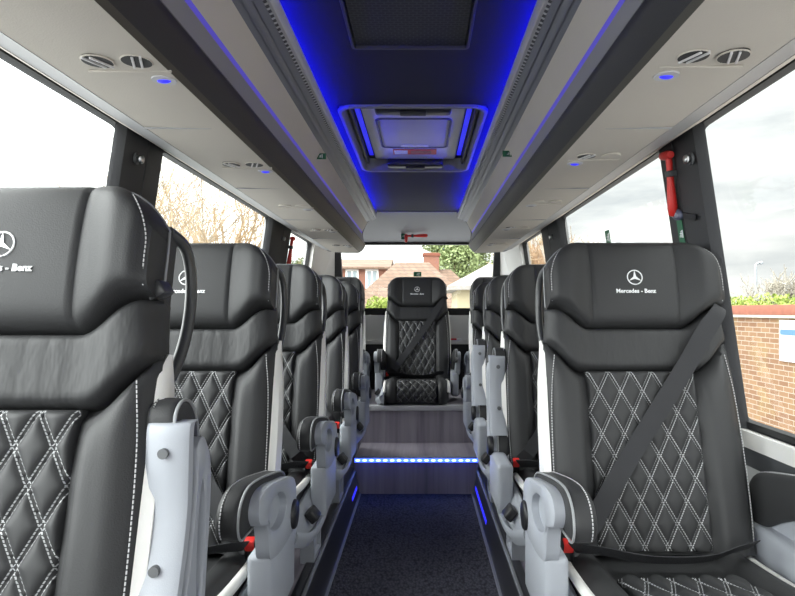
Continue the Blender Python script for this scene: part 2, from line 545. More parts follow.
ARM = [(-.06, .57), (-.10, .60), (-.2, .622), (-.32, .642), (-.40, .646), (-.447, .625), (-.462, .588), (-.445, .558), (-.40, .554), (-.30, .548), (-.2, .512), (-.13, .475), (-.08, .458), (-.052, .475), (-.045, .52)]
PIV = (-.08, .49)
def arm_pt(y, z, up):
    if up:
        dy, dz = y-PIV[0], z-PIV[1]; return PIV[0]+dz-.02, PIV[1]-dy-.015
    return y, z
def arm_outline(scale=1.0, cx=-.26, cz=.585):
    return [(p.x, p.y) for p in spline([((y-cx)*scale+cx, (z-cz)*scale+cz, 0) for y, z in ARM], 4, True)]
AX0, AX1 = .234, .307
def ax(s): return (AX0, AX1) if s > 0 else (.264, .314)
def build_arm_pad(m, s, up):
    f = lambda p, q, a: Vector((m*s*a, *arm_pt(p, q, up)))
    return extrude_poly(arm_outline(), f, ax(s)[0], ax(s)[1]-.024, bev=.014, seg=4)
def build_arm_shell(m, s, up):
    f = lambda p, q, a: Vector((m*s*a, *arm_pt(p, q, up)))
    if up: pts = [(-.05, .50), (-.055, .56), (-.11, .590), (-.2, .608), (-.31, .626), (-.375, .624), (-.402, .600), (-.385, .576), (-.335, .568), (-.28, .556), (-.2, .530), (-.13, .490), (-.08, .470)]
    else: pts = [(-.05, .50), (-.055, .56), (-.11, .590), (-.2, .608), (-.31, .626), (-.375, .624), (-.402, .598), (-.385, .566), (-.335, .545), (-.315, .475), (-.27, .455), (-.18, .445), (-.08, .452)]
    cy_, cz_ = (-.245, .55) if not up else (-.25, .585)
    ry, rz = (.085, .040) if not up else (.09, .016)
    inner = []
    out = [(p.x, p.y) for p in spline([(a, b, 0) for a, b in pts], 4, True)]
    for y, z in out:
        a = math.atan2((z-cz_)*2, y-cy_); inner.append((cy_+ry*cos(a), cz_+rz*sin(a)+.12*-(ry*cos(a))))
    x0, x1 = ax(s)[1]-.032, ax(s)[1]+.001
    bm = bmesh.new(); rings = []
    mid = [(y*.93+cy_*.07, z*.93+cz_*.07) for y, z in out]
    for pl, x in ((out, x0), (out, x1-.004), (mid, x1), ([(y*1.12-cy_*.12, z*1.12-cz_*.12) for y, z in inner], x1), (inner, x1-.003), (inner, x1-.020)):
        rings.append([bm.verts.new(f(y, z, x)) for y, z in pl])
    n_ = len(out)
    for a, b in zip(rings, rings[1:]):
        for k in range(n_): bm.faces.new((a[k], a[(k+1) % n_], b[(k+1) % n_], b[k]))
    bm.faces.new(rings[0]); bm.faces.new(rings[-1])
    return finish(bm, 40)
def build_pivot_cap(m, s, up):
    x = ax(s)[1]
    return tube([(m*s*(x-.01), -.095, .492), (m*s*(x+.006), -.095, .492), (m*s*(x+.009), -.095, .492)], [.036, .036, .032], 24)
def build_arm_piping(m, s, up):
    bm = bmesh.new()
    add_tube(bm, [Vector((m*s*(ax(s)[1]-.027), *arm_pt(p, q, up))) for p, q in arm_outline(.985)], .0026, 6, closed=True)
    return finish(bm, 60)
def build_arm_seam(m, s, up):
    o = arm_outline(1.004); n = len(o); bm = bmesh.new()
    add_tube(bm, [Vector((m*s*(ax(s)[0]+.012), *arm_pt(p, q, up))) for p, q in o[2:n*7//15]], .0014, 5)
    return finish(bm, 60)
def build_arm_plate(m, s, up):
    pts = [(-.432, .566), (-.425, .550), (-.38, .545), (-.30, .538), (-.2, .503), (-.14, .472)]
    pts = [(p.x, p.y) for p in spline([(a, b, 0) for a, b in pts], 4)]
    bm = bmesh.new(); rings = []
    for p, q in pts:
        rings.append([bm.verts.new((m*s*x, *arm_pt(p, q+dz, up))) for x, dz in ((AX0+.006, .012), (AX0+.008, .001), (AX0+.016, -.004), (AX1-.012, -.004), (AX1-.003, .001), (AX1-.001, .012))])
    for a, b in zip(rings, rings[1:]):
        for k in range(6): bm.faces.new((a[k], a[(k+1) % 6], b[(k+1) % 6], b[k]))
    bm.faces.new(rings[0]); bm.faces.new(rings[-1])
    return finish(bm, 50)
def build_screw(m, s, up, k):
    y, z = ((-.39, .543), (-.235, .514))[k]
    y0, z0 = arm_pt(y, z-.0075, up); y1, z1 = arm_pt(y, z+.006, up)
    xc = m*s*(AX0+AX1)/2
    return tube([(xc, y1, z1), (xc, y0, z0)], .0075, 14)

def build_column(m, s): return box(*sorted((m*s*.2515, m*s*.305)), -.312, -.06, .30, .475, .014, 3)

def build_cover(m):
    ys = [.11, .0, -.1, -.2, -.3, -.4, -.48, -.54]
    zt = [.40, .395, .388, .38, .375, .37, .358, .338]
    xr = [.275, .288, .296, .300, .300, .295, .284, .258]
    zr = [.385, .365, .335, .305, .290, .285, .295, .318]
    bm = bmesh.new(); rings = []
    import bisect
    pts = spline([(xr[i], ys[i], zr[i]) for i in range(8)], 4); tops = spline([(0, ys[i], zt[i]) for i in range(8)], 4)
    for a, b in zip(pts, tops):
        sec = [(.226, b.z), (.236, b.z+.006), (.247, b.z), (.254, b.z-.014), (a.x-.020, a.z+.002), (a.x-.013, a.z+.016), (a.x-.004, a.z+.019), (a.x, a.z+.010), (a.x-.002, a.z-.006), (a.x-.016, a.z-.028), (.226, a.z-.03)]
        rings.append([bm.verts.new((m*x, a.y, max(.262, z))) for x, z in sec])
    k9 = len(rings[0])
    for a, b in zip(rings, rings[1:]):
        for k in range(k9): bm.faces.new((a[k], a[(k+1) % k9], b[(k+1) % k9], b[k]))
    bm.faces.new(rings[0]); bm.faces.new(rings[-1])
    return finish(bm, 45)

def build_switch(m):
    bm = bmesh.new(); add_box(bm, -.020, .020, -.032, .032, -.004, .024, .004)
    bmesh.ops.transform(bm, matrix=Matrix.Translation((m*.270, -.40, .336)) @ Matrix.Rotation(m*radians(50), 4, 'Y'), verts=bm.verts)
    return finish(bm)

def build_leg(m, s):
    f = lambda p, q, a: Vector((m*s*a, p, q))
    pts = [(.03, .0), (.03, .2), (.0, .29), (.0, .33), (.19, .33), (.19, .0)]
    return extrude_poly(pts, f, .15, .205, inset=(.03, .012))
def build_frame(m): return box(-.215, .215, -.44, .12, .262, .32, .01)
def build_buckle(m):
    bm = bmesh.new(); add_box(bm, -.014, .014, -.012, .012, -.04, .03, .003)
    bmesh.ops.transform(bm, matrix=Matrix.Translation((m*.222, -.165, .43)) @ Matrix.Rotation(radians(20), 4, 'X'), verts=bm.verts)
    return finish(bm)
def build_button(m):
    bm = bmesh.new(); add_box(bm, -.012, .012, -.0135, .008, .006, .034, .003)
    bmesh.ops.transform(bm, matrix=Matrix.Translation((m*.222, -.165, .43)) @ Matrix.Rotation(radians(20), 4, 'X'), verts=bm.verts)
    return finish(bm)

def ribbon(path, width_dir, w, th=.0018):
    """path list of points, width_dir list of unit vectors"""
    bm = bmesh.new(); rings = []
    n = len(path)
    for i, p in enumerate(path):
        t = (path[min(i+1, n-1)]-path[max(i-1, 0)]).normalized()
        wd = width_dir[i]; wd = (wd-t*wd.dot(t)).normalized(); nn = t.cross(wd)
        wi = w[i] if isinstance(w, list) else w
        rings.append([bm.verts.new(p+wd*a*wi/2+nn*b*th/2) for a, b in ((-1, -1), (1, -1), (1, 1), (-1, 1))])
    for a, b in zip(rings, rings[1:]):
        for k in range(4): bm.faces.new((a[k], a[(k+1) % 4], b[(k+1) % 4], b[k]))
    bm.faces.new(rings[0]); bm.faces.new(rings[-1])
    return finish(bm, 40)

def build_belt(m):
    ctl = [(-.224, .618, -.03), (-.219, .612, .03), (-.204, .588, .066), (-.16, .53, .066), (-.11, .45, .056), (-.03, .335, .048), (.06, .21, .048), (.135, .105, .062), (.175, .05, .07)]
    path = spline([B(m*x, v, n) for x, v, n in ctl], 5)
    path += spline([path[-1], Vector((m*.20, -.155, .45)), Vector((m*.22, -.165, .44))], 4)[1:]
    wd = [(B(m*.5, 1.0, 0)-B(m*-.3, .45, 0)).normalized()]*len(path)
    d = (B(m*.175, .05, 0)-B(m*-.2, .58, 0)).normalized(); nrm = Vector((0, -CL, SL)); wv = d.cross(nrm).normalized()
    return ribbon(path, [wv]*len(path), [.047*min(1, .3+.7*i/14) for i in range(len(path))])
def build_lap(m):
    ctl = [(.215, -.185, .447), (.16, -.222, .455), (.05, -.222, .435), (-.08, -.222, .436), (-.15, -.222, .458), (-.20, -.205, .462)]
    path = spline([Vector((m*x, y, z)) for x, y, z in ctl], 5)
    return ribbon(path, [Vector((0, -.75, .66))]*len(path), .045)
def build_guide(m, s):
    bm = bmesh.new(); add_box(bm, -.014, .014, -.02, .02, -.012, .012, .004)
    bmesh.ops.transform(bm, matrix=Matrix.Translation(B(m*s*.225, .625, .0)) @ Matrix.Rotation(-m*s*radians(30), 4, 'Y'), verts=bm.verts)
    return finish(bm)
def build_handle(m):
    ctl = [(.205, .745, -.055), (.216, .735, -.10), (.221, .69, -.128), (.222, .62, -.136), (.220, .55, -.122), (.214, .49, -.09), (.205, .465, -.055)]
    return tube(spline([B(m*x, v, n) for x, v, n in ctl], 6), .0125, 10, flat=.8)

def build_emblem():
    bm = bmesh.new(); V0, N0 = .684, .0495
    add_tube(bm, [B(.0195*cos(a), V0+.0195*sin(a), N0) for a in [2*pi*i/36 for i in range(36)]], .0016, 6, closed=True)
    pts = []
    for k in range(6):
        r = .0192 if k % 2 == 0 else .0042
        a = pi/2+k*pi/3; pts.append((r*cos(a), r*sin(a)))
    A = [bm.verts.new(B(x, V0+y, N0-.003)) for x, y in pts]; T = [bm.verts.new(B(x, V0+y, N0+.0012)) for x, y in pts]
    bm.faces.new(A); bm.faces.new(T)
    for i in range(6): bm.faces.new((A[i], A[(i+1) % 6], T[(i+1) % 6], T[i]))
    return finish(bm, 30)
def build_letters():
    me = text_mesh('Mercedes - Benz', .0158, .0004)
    for v in me.vertices: v.co = B(v.co.x*.98, .646+v.co.y, .0495+v.co.z)
    return me

CACHE = {}
def get(key, fn, *a):
    k = (key,)+a
    if k not in CACHE: CACHE[k] = fn(*a)
    return CACHE[k]

def passenger_seat(row, xc, zoff, m, label, arm='down', belt=True, rear=False, both_down=False, guide=None):
    r = empty('passenger_seat', (xc, row, zoff))
    tag(r, label, 'seat', 'black leather passenger seats')
    add = lambda name, me, mt, p=r: link(name, me, M[mt], p)
    h = add('headrest', get('head', build_headrest, m), 'leather')
    em = add('star_emblem', get('emblem', build_emblem), 'white_print', h); em['label'] = 'white three pointed star in a ring'
    le = add('lettering', get('letters', build_letters), 'white_print', h); le['label'] = 'white lettering below the star'
    for s in (1, -1):
        pts = [(s*.2235, .618), (s*.2245, .65), (s*.2240, .69), (s*.217, .722), (s*.206, .745), (s*.19, .766)]
        pts = [(x, v, head_surface(x, v)+.0006) for x, v in pts]
        add('stitching', get('hstitch%d' % s, lambda mm, q=pts: seam(mm, [tuple(p) for p in spline(q, 5)]), m), 'stitch', h)
    pp = [(x/100*HWH, v_head_top(x/100*HWH)+.001, -.004) for x in range(-100, 101, 5)]
    pp = [(-.2305, v, -.004) for v in (.615, .65, .69)]+pp+[(.2305, v, -.004) for v in (.69, .65, .615)]
    add('piping', get('hpipe', lambda mm: tube([B(*p) for p in pp], .0022, 6), 1), 'piping', h)
    add('shoulder_pad', get('shoulder', build_shoulder, m), 'soft')
    b = add('backrest', get('back', build_backrest, m), 'leather')
    for s in (1, -1):
        pts = [(s*.234, .02, .031), (s*.238, .12, .031), (s*.238, .25, .031), (s*.233, .38, .031), (s*.221, .48, .031)]
        add('stitching', get('bstitch%d' % s, lambda mm, q=pts: seam(mm, [tuple(p) for p in spline(q, 6)]), m), 'stitch', b)
    add('quilted_panel', get('quilt', build_quilt, 1), 'quilt')['label'] = 'black diamond quilted panel with white double stitching'
    add('back_shell', get('shell', build_back_shell, 1), 'black')
    for s in (1, -1):
        add('side_panel', get('flank', build_side_panel, m, s), 'white_leather')['label'] = 'white leather flank of the backrest'
    add('grab_handle', get('handle', build_handle, m), 'handle')
    c = add('seat_cushion', get('cush', build_cushion, m), 'leather')
    add('quilted_panel', get('cquilt', build_cushion_quilt, 1), 'quilt', c)
    for s in (1, -1):
        pts = [cush_at(t/20)[0]+Vector((s*.2225, 0, -.005)) for t in range(3, 17)]
        add('piping', get('cpipe%d' % s, lambda mm, q=pts: tube(q, .012, 8), 1), 'white_leather', c)['label'] = 'white edge band of the cushion'
    add('seat_frame', get('frame', build_frame, 1), 'dark_shell')
    if not rear:
        for s in (1, -1): add('leg', get('leg', build_leg, m, s), 'shell')
    sides = ((1, arm), (-1, 'down'))
    if rear: sides = ((1, 'down'), (-1, 'down'))
    for s, st in sides:
        up = st == 'up'
        a = add('armrest', get('arm', build_arm_pad, m, s, up), 'leather')
        add('armrest_shell', get('ashell', build_arm_shell, m, s, up), 'shell', a)['label'] = 'light grey plastic shell with hollow'
        add('piping', get('apipe', build_arm_piping, m, s, up), 'piping', a)
        add('stitching', get('aseam', build_arm_seam, m, s, up), 'stitch', a)
        if up:
            add('underside_plate', get('aplate', build_arm_plate, m, s, up), 'shell', a)
            for k in (0, 1): add('screw', get('screw', build_screw, m, s, up, k), 'screw', a)
        add('pivot_cap', get('pcap', build_pivot_cap, m, s, up), 'black', a)
        add('armrest_post', get('post', build_column, m, s), 'shell')
    sc = add('side_cover', get('cover', build_cover, m), 'shell')
    add('recline_switch', get('switch', build_switch, m), 'black', sc)
    bk = add('belt_buckle', get('buckle', build_buckle, m), 'black')
    add('release_button', get('button', build_button, m), 'red', bk)['label'] = 'red release button'
    if belt:
        add('seat_belt', get('belt', build_belt, m), 'webbing')
        add('lap_belt', get('lap', build_lap, m), 'webbing')
        add('belt_guide', get('guide', build_guide, m, -1), 'black')
    if guide:
        add('belt_guide', get('guide', build_guide, m, 1), 'handle')
    return r

PLAT = .15
passenger_seat(.90, -.607, PLAT+.012, 1, 'largest black leather seat, front of the left row, with its grey armrest raised upright', arm='up', belt=False, guide=True)
passenger_seat(1.59, -.597, PLAT, 1, 'second seat in the left row, lettered headrest just behind the nearest seat, armrest lowered')
passenger_seat(2.33, -.597, PLAT, 1, 'third seat from the front in the left row, black leather with quilted back')
passenger_seat(3.06, -.597, PLAT, 1, 'fourth seat from the front in the left row, armrest down beside the blue step lights')
passenger_seat(3.80, -.597, PLAT, 1, 'rearmost of the left row, beside the wooden step, left of the middle rear seat')
passenger_seat(1.58, .598, PLAT, -1, 'large black leather seat at the front of the right row, belt across its quilted back')
passenger_seat(2.35, .598, PLAT, -1, 'second seat in the right row, its armrest raised upright beside the white flank', arm='up')
passenger_seat(3.07, .598, PLAT, -1, 'third seat in the right row, half hidden, raised armrest lit blue from the aisle', arm='up')
passenger_seat(3.80, .598, PLAT, -1, 'rearmost of the right row, beside the step, with its armrest lowered')
REARZ = .23
passenger_seat(4.65, 0, REARZ, -1, 'middle rear seat facing down the aisle on the raised platform above the steps', rear=True)
corner_a = passenger_seat(4.65, -.613, REARZ, 1, 'rear bench seat in the left back corner, mostly behind the left row', rear=True)
corner_b = passenger_seat(4.65, .613, REARZ, -1, 'rear bench seat in the right back corner, mostly behind the right row', rear=True)

for c_ in (corner_a, corner_b): c_.scale = (.82, 1, 1)

# ------------------------------------------------------------------ bus shell
H = 1.15                                     # eye height over the aisle floor
Y0, Y1 = -1.3, 5.08                           # shell front and rear
def WX(z): return .902-.15*(z-.834)           # inner face of the side wall, leaning in
ZS, ZT = .834, 1.675                           # window sill and head
bm = bmesh.new(); add_box(bm, -.93, .93, Y0, Y1+.1, -.06, 0); struct('floor', finish(bm, 0), M['wood'])
def wall_piece(bm, sgn, y0, y1, z0, z1, off=0, th=.05):
    x0, x1 = WX(z0)-off, WX(z1)-off
    prism8(bm, [(sgn*x0, y0, z0), (sgn*(x0+th), y0, z0), (sgn*(x0+th), y1, z0), (sgn*x0, y1, z0),
                (sgn*x1, y0, z1), (sgn*(x1+th), y0, z1), (sgn*(x1+th), y1, z1), (sgn*x1, y1, z1)])
WINS = [(-1.2, 1.70), (1.82, 3.28), (3.58, 4.46)]
nwin = 0; ntrim = 0
for sgn, side in ((-1, 'left'), (1, 'right')):
    bm = bmesh.new()
    wall_piece(bm, sgn, Y0, Y1, 0, ZS)
    wall_piece(bm, sgn, Y0, Y1, ZT, 1.98)
    for a, b in ((Y0, -1.2), (1.70, 1.82), (3.28, 3.58), (4.46, Y1)): wall_piece(bm, sgn, a, b, ZS, ZT)
    struct('wall_'+side, finish(bm, 0), M['wall'])
    # sill strip
    ntrim += 1; bm = bmesh.new()
    wall_piece(bm, sgn, Y0, 4.5, ZS-.045, ZS, .018, .03); struct('trim_%d' % ntrim, finish(bm, 0), M['offwhite'])
    ntrim += 1; bm = bmesh.new()
    wall_piece(bm, sgn, Y0, 4.5, ZS-.10, ZS-.05, .008, .03); struct('trim_%d' % ntrim, finish(bm, 0), M['dark_shell'])
    # pillar trims
    for a, b, mt in ((1.60, 1.85, 'pillar'), (3.20, 3.66, 'pillar')):
        ntrim += 1; bm = bmesh.new()
        prof = [(a, .0), (a+.012, .018), (a+.10, .026), ((a+b)/2-.004, .026), ((a+b)/2, .018), ((a+b)/2+.004, .026), (b-.10, .026), (b-.012, .018), (b, .0)]
        rings = []
        for z in (ZS-.02, 1.0, 1.3, 1.5, ZT+.03):
            rings.append([bm.verts.new((sgn*(WX(z)-q), p, z)) for p, q in prof]+[bm.verts.new((sgn*(WX(z)+.01), b, z)), bm.verts.new((sgn*(WX(z)+.01), a, z))])
        k = len(rings[0])
        for r0, r1 in zip(rings, rings[1:]):
            for i in range(k): bm.faces.new((r0[i], r0[(i+1) % k], r1[(i+1) % k], r1[i]))
        bm.faces.new(rings[0]); bm.faces.new(rings[-1])
        struct('trim_%d' % ntrim, finish(bm, 40), M[mt])
    # end frame at the last window
    ntrim += 1; bm = bmesh.new(); wall_piece(bm, sgn, 4.44, 4.56, ZS, ZT+.02, .02, .03); struct('trim_%d' % ntrim, finish(bm, 0), M['offwhite'])
    # windows
    for a, b in WINS:
        nwin += 1
        w = struct('window_%d' % nwin, None, None)
        bm = bmesh.new()
        def rr(y0, y1, z0, z1, r, n=5):
            out = []
            for cy, cz, a0 in ((y1-r, z1-r, 0), (y0+r, z1-r, 90), (y0+r, z0+r, 180), (y1-r, z0+r, 270)):
                for i in range(n+1):
                    t = radians(a0+90*i/n); out.append((cy+r*cos(t), cz+r*sin(t)))
            return out
        o = rr(a-.005, b+.005, ZS-.005, ZT+.005, .006); q = rr(a+.03, b-.03, ZS+.02, ZT-.022, .055)
        V = []
        for pts, off in ((o, -.004), (q, -.004), (q, -.03), (o, -.03)):
            V.append([bm.verts.new((sgn*(WX(z)-off), y, z)) for y, z in pts])
        k = len(o)
        for g in range(4):
            A_, B_ = V[g], V[(g+1) % 4]
            for i in range(k): bm.faces.new((A_[i], A_[(i+1) % k], B_[(i+1) % k], B_[i]))
        bpy.data.objects.remove(w)
        w = struct('window_%d' % nwin, finish(bm, 30), M['rubber'])
        bm = bmesh.new()
        pts = rr(a+.02, b-.02, ZS+.012, ZT-.022, .05)
        bm.faces.new([bm.verts.new((sgn*(WX(z)+.018), y, z)) for y, z in pts])
        link('pane', finish(bm, 0), M['glass'], w)

bm = bmesh.new()
add_box(bm, -.93, .93, Y0-.04, Y0, 0, .85); add_box(bm, -.93, .93, Y0-.04, Y0, 1.78, 2.0)
add_box(bm, -.93, -.80, Y0-.04, Y0, .85, 1.78); add_box(bm, .80, .93, Y0-.04, Y0, .85, 1.78)
struct('wall_front', finish(bm, 0), M['wall'])

# ceiling and header, rear wall
ZC = H+.75
bm = bmesh.new()
add_box(bm, -.95, .95, Y0, 4.60, ZC+.07, ZC+.10)
struct('ceiling', finish(bm, 0), M['roof'])
HX = .272; HY0, HY1 = 2.18, 3.17
bm = bmesh.new()
GX, GY0, GY1 = .16, .95, 1.70
xs = [-.52, -HX, -GX, GX, HX, .52]; ys = [Y0, GY0, GY1, HY0, HY1, 4.58]
V = {}
for i, x in enumerate(xs):
    for j, y in enumerate(ys):
        for k, z in enumerate((ZC, ZC+.012)): V[i, j, k] = bm.verts.new((x, y, z))
def hole(i, j): return (j == 1 and i == 2) or (j == 3 and 1 <= i <= 3)
for i in range(5):
    for j in range(5):
        if hole(i, j): continue
        bm.faces.new([V[i, j, 0], V[i+1, j, 0], V[i+1, j+1, 0], V[i, j+1, 0]])
        bm.faces.new([V[i, j, 1], V[i, j+1, 1], V[i+1, j+1, 1], V[i+1, j, 1]])
for (a, b), cells in {}.items(): pass
struct('trim_20', finish(bm, 0), M['roof'])
bm = bmesh.new()                              # header sloping to the rear window
prism8(bm, [(-.62, 4.50, H+.745), (.62, 4.50, H+.745), (.62, 4.52, H+.80), (-.62, 4.52, H+.80), (-.62, Y1, H+.575), (.62, Y1, H+.575), (.62, Y1+.03, H+.62), (-.62, Y1+.03, H+.62)])
struct('trim_21', finish(bm, 0), M['header'])
RZ0, RZ1 = 1.165, 1.725
bm = bmesh.new()
add_box(bm, -.93, .93, Y1, Y1+.05, 0, RZ0)
add_box(bm, -.93, .93, Y1, Y1+.05, RZ1, 2.0)
add_box(bm, -.93, -.665, Y1, Y1+.05, RZ0, RZ1); add_box(bm, .665, .93, Y1, Y1+.05, RZ0, RZ1)
struct('wall_rear', finish(bm, 0), M['wall'])
# rear window: black surround and pane
bm = bmesh.new()
o = [(-.70, RZ1+.03), (.70, RZ1+.03), (.70, RZ0-.05), (-.70, RZ0-.05)]
q = [(-.655, RZ1-.012), (.655, RZ1-.012), (.625, RZ0+.01), (-.625, RZ0+.01)]
Vv = []
for pts, y in ((o, Y1-.025), (q, Y1-.025), (q, Y1+.03), (o, Y1+.03)): Vv.append([bm.verts.new((x, y, z)) for x, z in pts])
for g in range(4):
    for i in range(4): bm.faces.new((Vv[g][i], Vv[g][(i+1) % 4], Vv[(g+1) % 4][(i+1) % 4], Vv[(g+1) % 4][i]))
w = struct('window_7', finish(bm, 0), M['rubber'])
bm = bmesh.new(); bm.faces.new([bm.verts.new((x, Y1+.02, z)) for x, z in q]); link('pane', finish(bm, 0), M['glass'], w)
# lower rear panel with a pale ledge, corner panels
ntrim = 21
def tr(me, mt):
    global ntrim
    ntrim += 1; return struct('trim_%d' % ntrim, me, M[mt])
tr(box(-.69, .69, Y1-.035, Y1, .90, RZ0-.05, .008), 'white_paint')
tr(box(-.69, .69, Y1-.06, Y1, .87, .90, .006), 'white_paint')
tr(box(-.69, .69, Y1-.03, Y1, .47, .87), 'rubber')
for sgn in (-1, 1):
    bm = bmesh.new()
    z0, z1 = .9, 1.72
    prism8(bm, [(sgn*(WX(z0)-.02), 4.55, z0), (sgn*.70, Y1-.03, z0), (sgn*.74, Y1, z0), (sgn*(WX(z0)+.01), 4.56, z0),
                (sgn*(WX(z1)-.02), 4.55, z1), (sgn*.70, Y1-.03, z1), (sgn*.74, Y1, z1), (sgn*(WX(z1)+.01), 4.56, z1)])
    tr(finish(bm, 0), 'offwhite')

# floor levels
STEP_Y, STEP_Z, RISE_Y, REAR_Z = 3.73, .235, 4.15, .49
for sgn in (-1, 1):
    bm = bmesh.new()                          # side platform
    add_box(bm, *sorted((sgn*.385, sgn*.93)), Y0, RISE_Y+.02, 0, PLAT); tr(finish(bm, 0), 'wood')
    bm = bmesh.new()                          # sloping kerb along the aisle
    prism8(bm, [(sgn*.352, Y0, .0), (sgn*.385, Y0, .0), (sgn*.385, STEP_Y, .0), (sgn*.352, STEP_Y, 0),
                (sgn*.378, Y0, PLAT+.002), (sgn*.392, Y0, PLAT+.002), (sgn*.392, STEP_Y, PLAT+.002), (sgn*.378, STEP_Y, PLAT+.002)])
    tr(finish(bm, 0), 'kerb')
    tr(box(*sorted((sgn*.375, sgn*.389)), Y0, STEP_Y-.005, PLAT-.004, PLAT+.008, .003), 'alu')
    tr(box(*sorted((sgn*.343, sgn*.357)), Y0, STEP_Y-.005, 0, .014, .003), 'alu')
    tr(box(*sorted((sgn*.392, sgn*.425)), Y0, STEP_Y-.005, PLAT, PLAT+.006, .002), 'kerb')
tr(box(-.384, .384, STEP_Y, RISE_Y+.02, 0, STEP_Z), 'wood')
tr(box(-.93, .93, RISE_Y, Y1, 0, REAR_Z-.005), 'wood')
tr(box(-.40, .40, RISE_Y-.012, RISE_Y+.05, REAR_Z-.032, REAR_Z+.004, .004), 'rack_pale')
tr(box(-.384, .384, STEP_Y-.012, STEP_Y+.03, STEP_Z-.03, STEP_Z+.004, .004), 'alu')

carp = tag(link('aisle_carpet', box(-.352, .352, Y0, STEP_Y-.004, .001, .008), M['carpet']), 'dark ribbed carpet runner along the aisle floor', 'carpet')

sl = tag(link('step_light', box(-.383, .383, STEP_Y-.017, STEP_Y-.0125, STEP_Z-.026, STEP_Z-.004), M['led_strip']), 'strip of glowing blue lights along the nosing of the wooden step', 'light')
bm = bmesh.new()
bmesh.ops.create_uvsphere(bm, u_segments=12, v_segments=8, radius=1, matrix=Matrix.Translation((0, 0, 0)) @ Matrix.Diagonal((.0125, .004, .006, 1)))
led = finish(bm, 80)
for i in range(18): link('diode', led, M['led'], sl, (-.363+i*.0427, STEP_Y-.018, STEP_Z-.014))

for sgn, side, ya in ((-1, 'left', 3.42), (1, 'right', 3.05)):
    xa = lambda z: .352+.026*z/PLAT
    kl = empty('kerb_light', (0, 0, 0)); tag(kl, 'blue light set low in the %s kerb of the aisle near the step' % side, 'light', 'blue lights in the aisle kerbs')
    bm = bmesh.new(); z0, z1 = .060, .078
    prism8(bm, [(sgn*(xa(z0)-.0015), ya, z0), (sgn*(xa(z0)+.004), ya, z0), (sgn*(xa(z0)+.004), 3.66, z0), (sgn*(xa(z0)-.0015), 3.66, z0),
                (sgn*(xa(z1)-.0015), ya, z1), (sgn*(xa(z1)+.004), ya, z1), (sgn*(xa(z1)+.004), 3.66, z1), (sgn*(xa(z1)-.0015), 3.66, z1)])
    link('lens', finish(bm, 0), M['kerb_glow'], kl)
    bm = bmesh.new(); z0, z1 = .054, .060
    prism8(bm, [(sgn*(xa(z0)-.003), ya-.01, z0), (sgn*(xa(z0)+.004), ya-.01, z0), (sgn*(xa(z0)+.004), 3.67, z0), (sgn*(xa(z0)-.003), 3.67, z0),
                (sgn*(xa(z1)-.003), ya-.01, z1), (sgn*(xa(z1)+.004), ya-.01, z1), (sgn*(xa(z1)+.004), 3.67, z1), (sgn*(xa(z1)-.003), 3.67, z1)])
    link('trim_lip', finish(bm, 0), M['kerb'], kl)

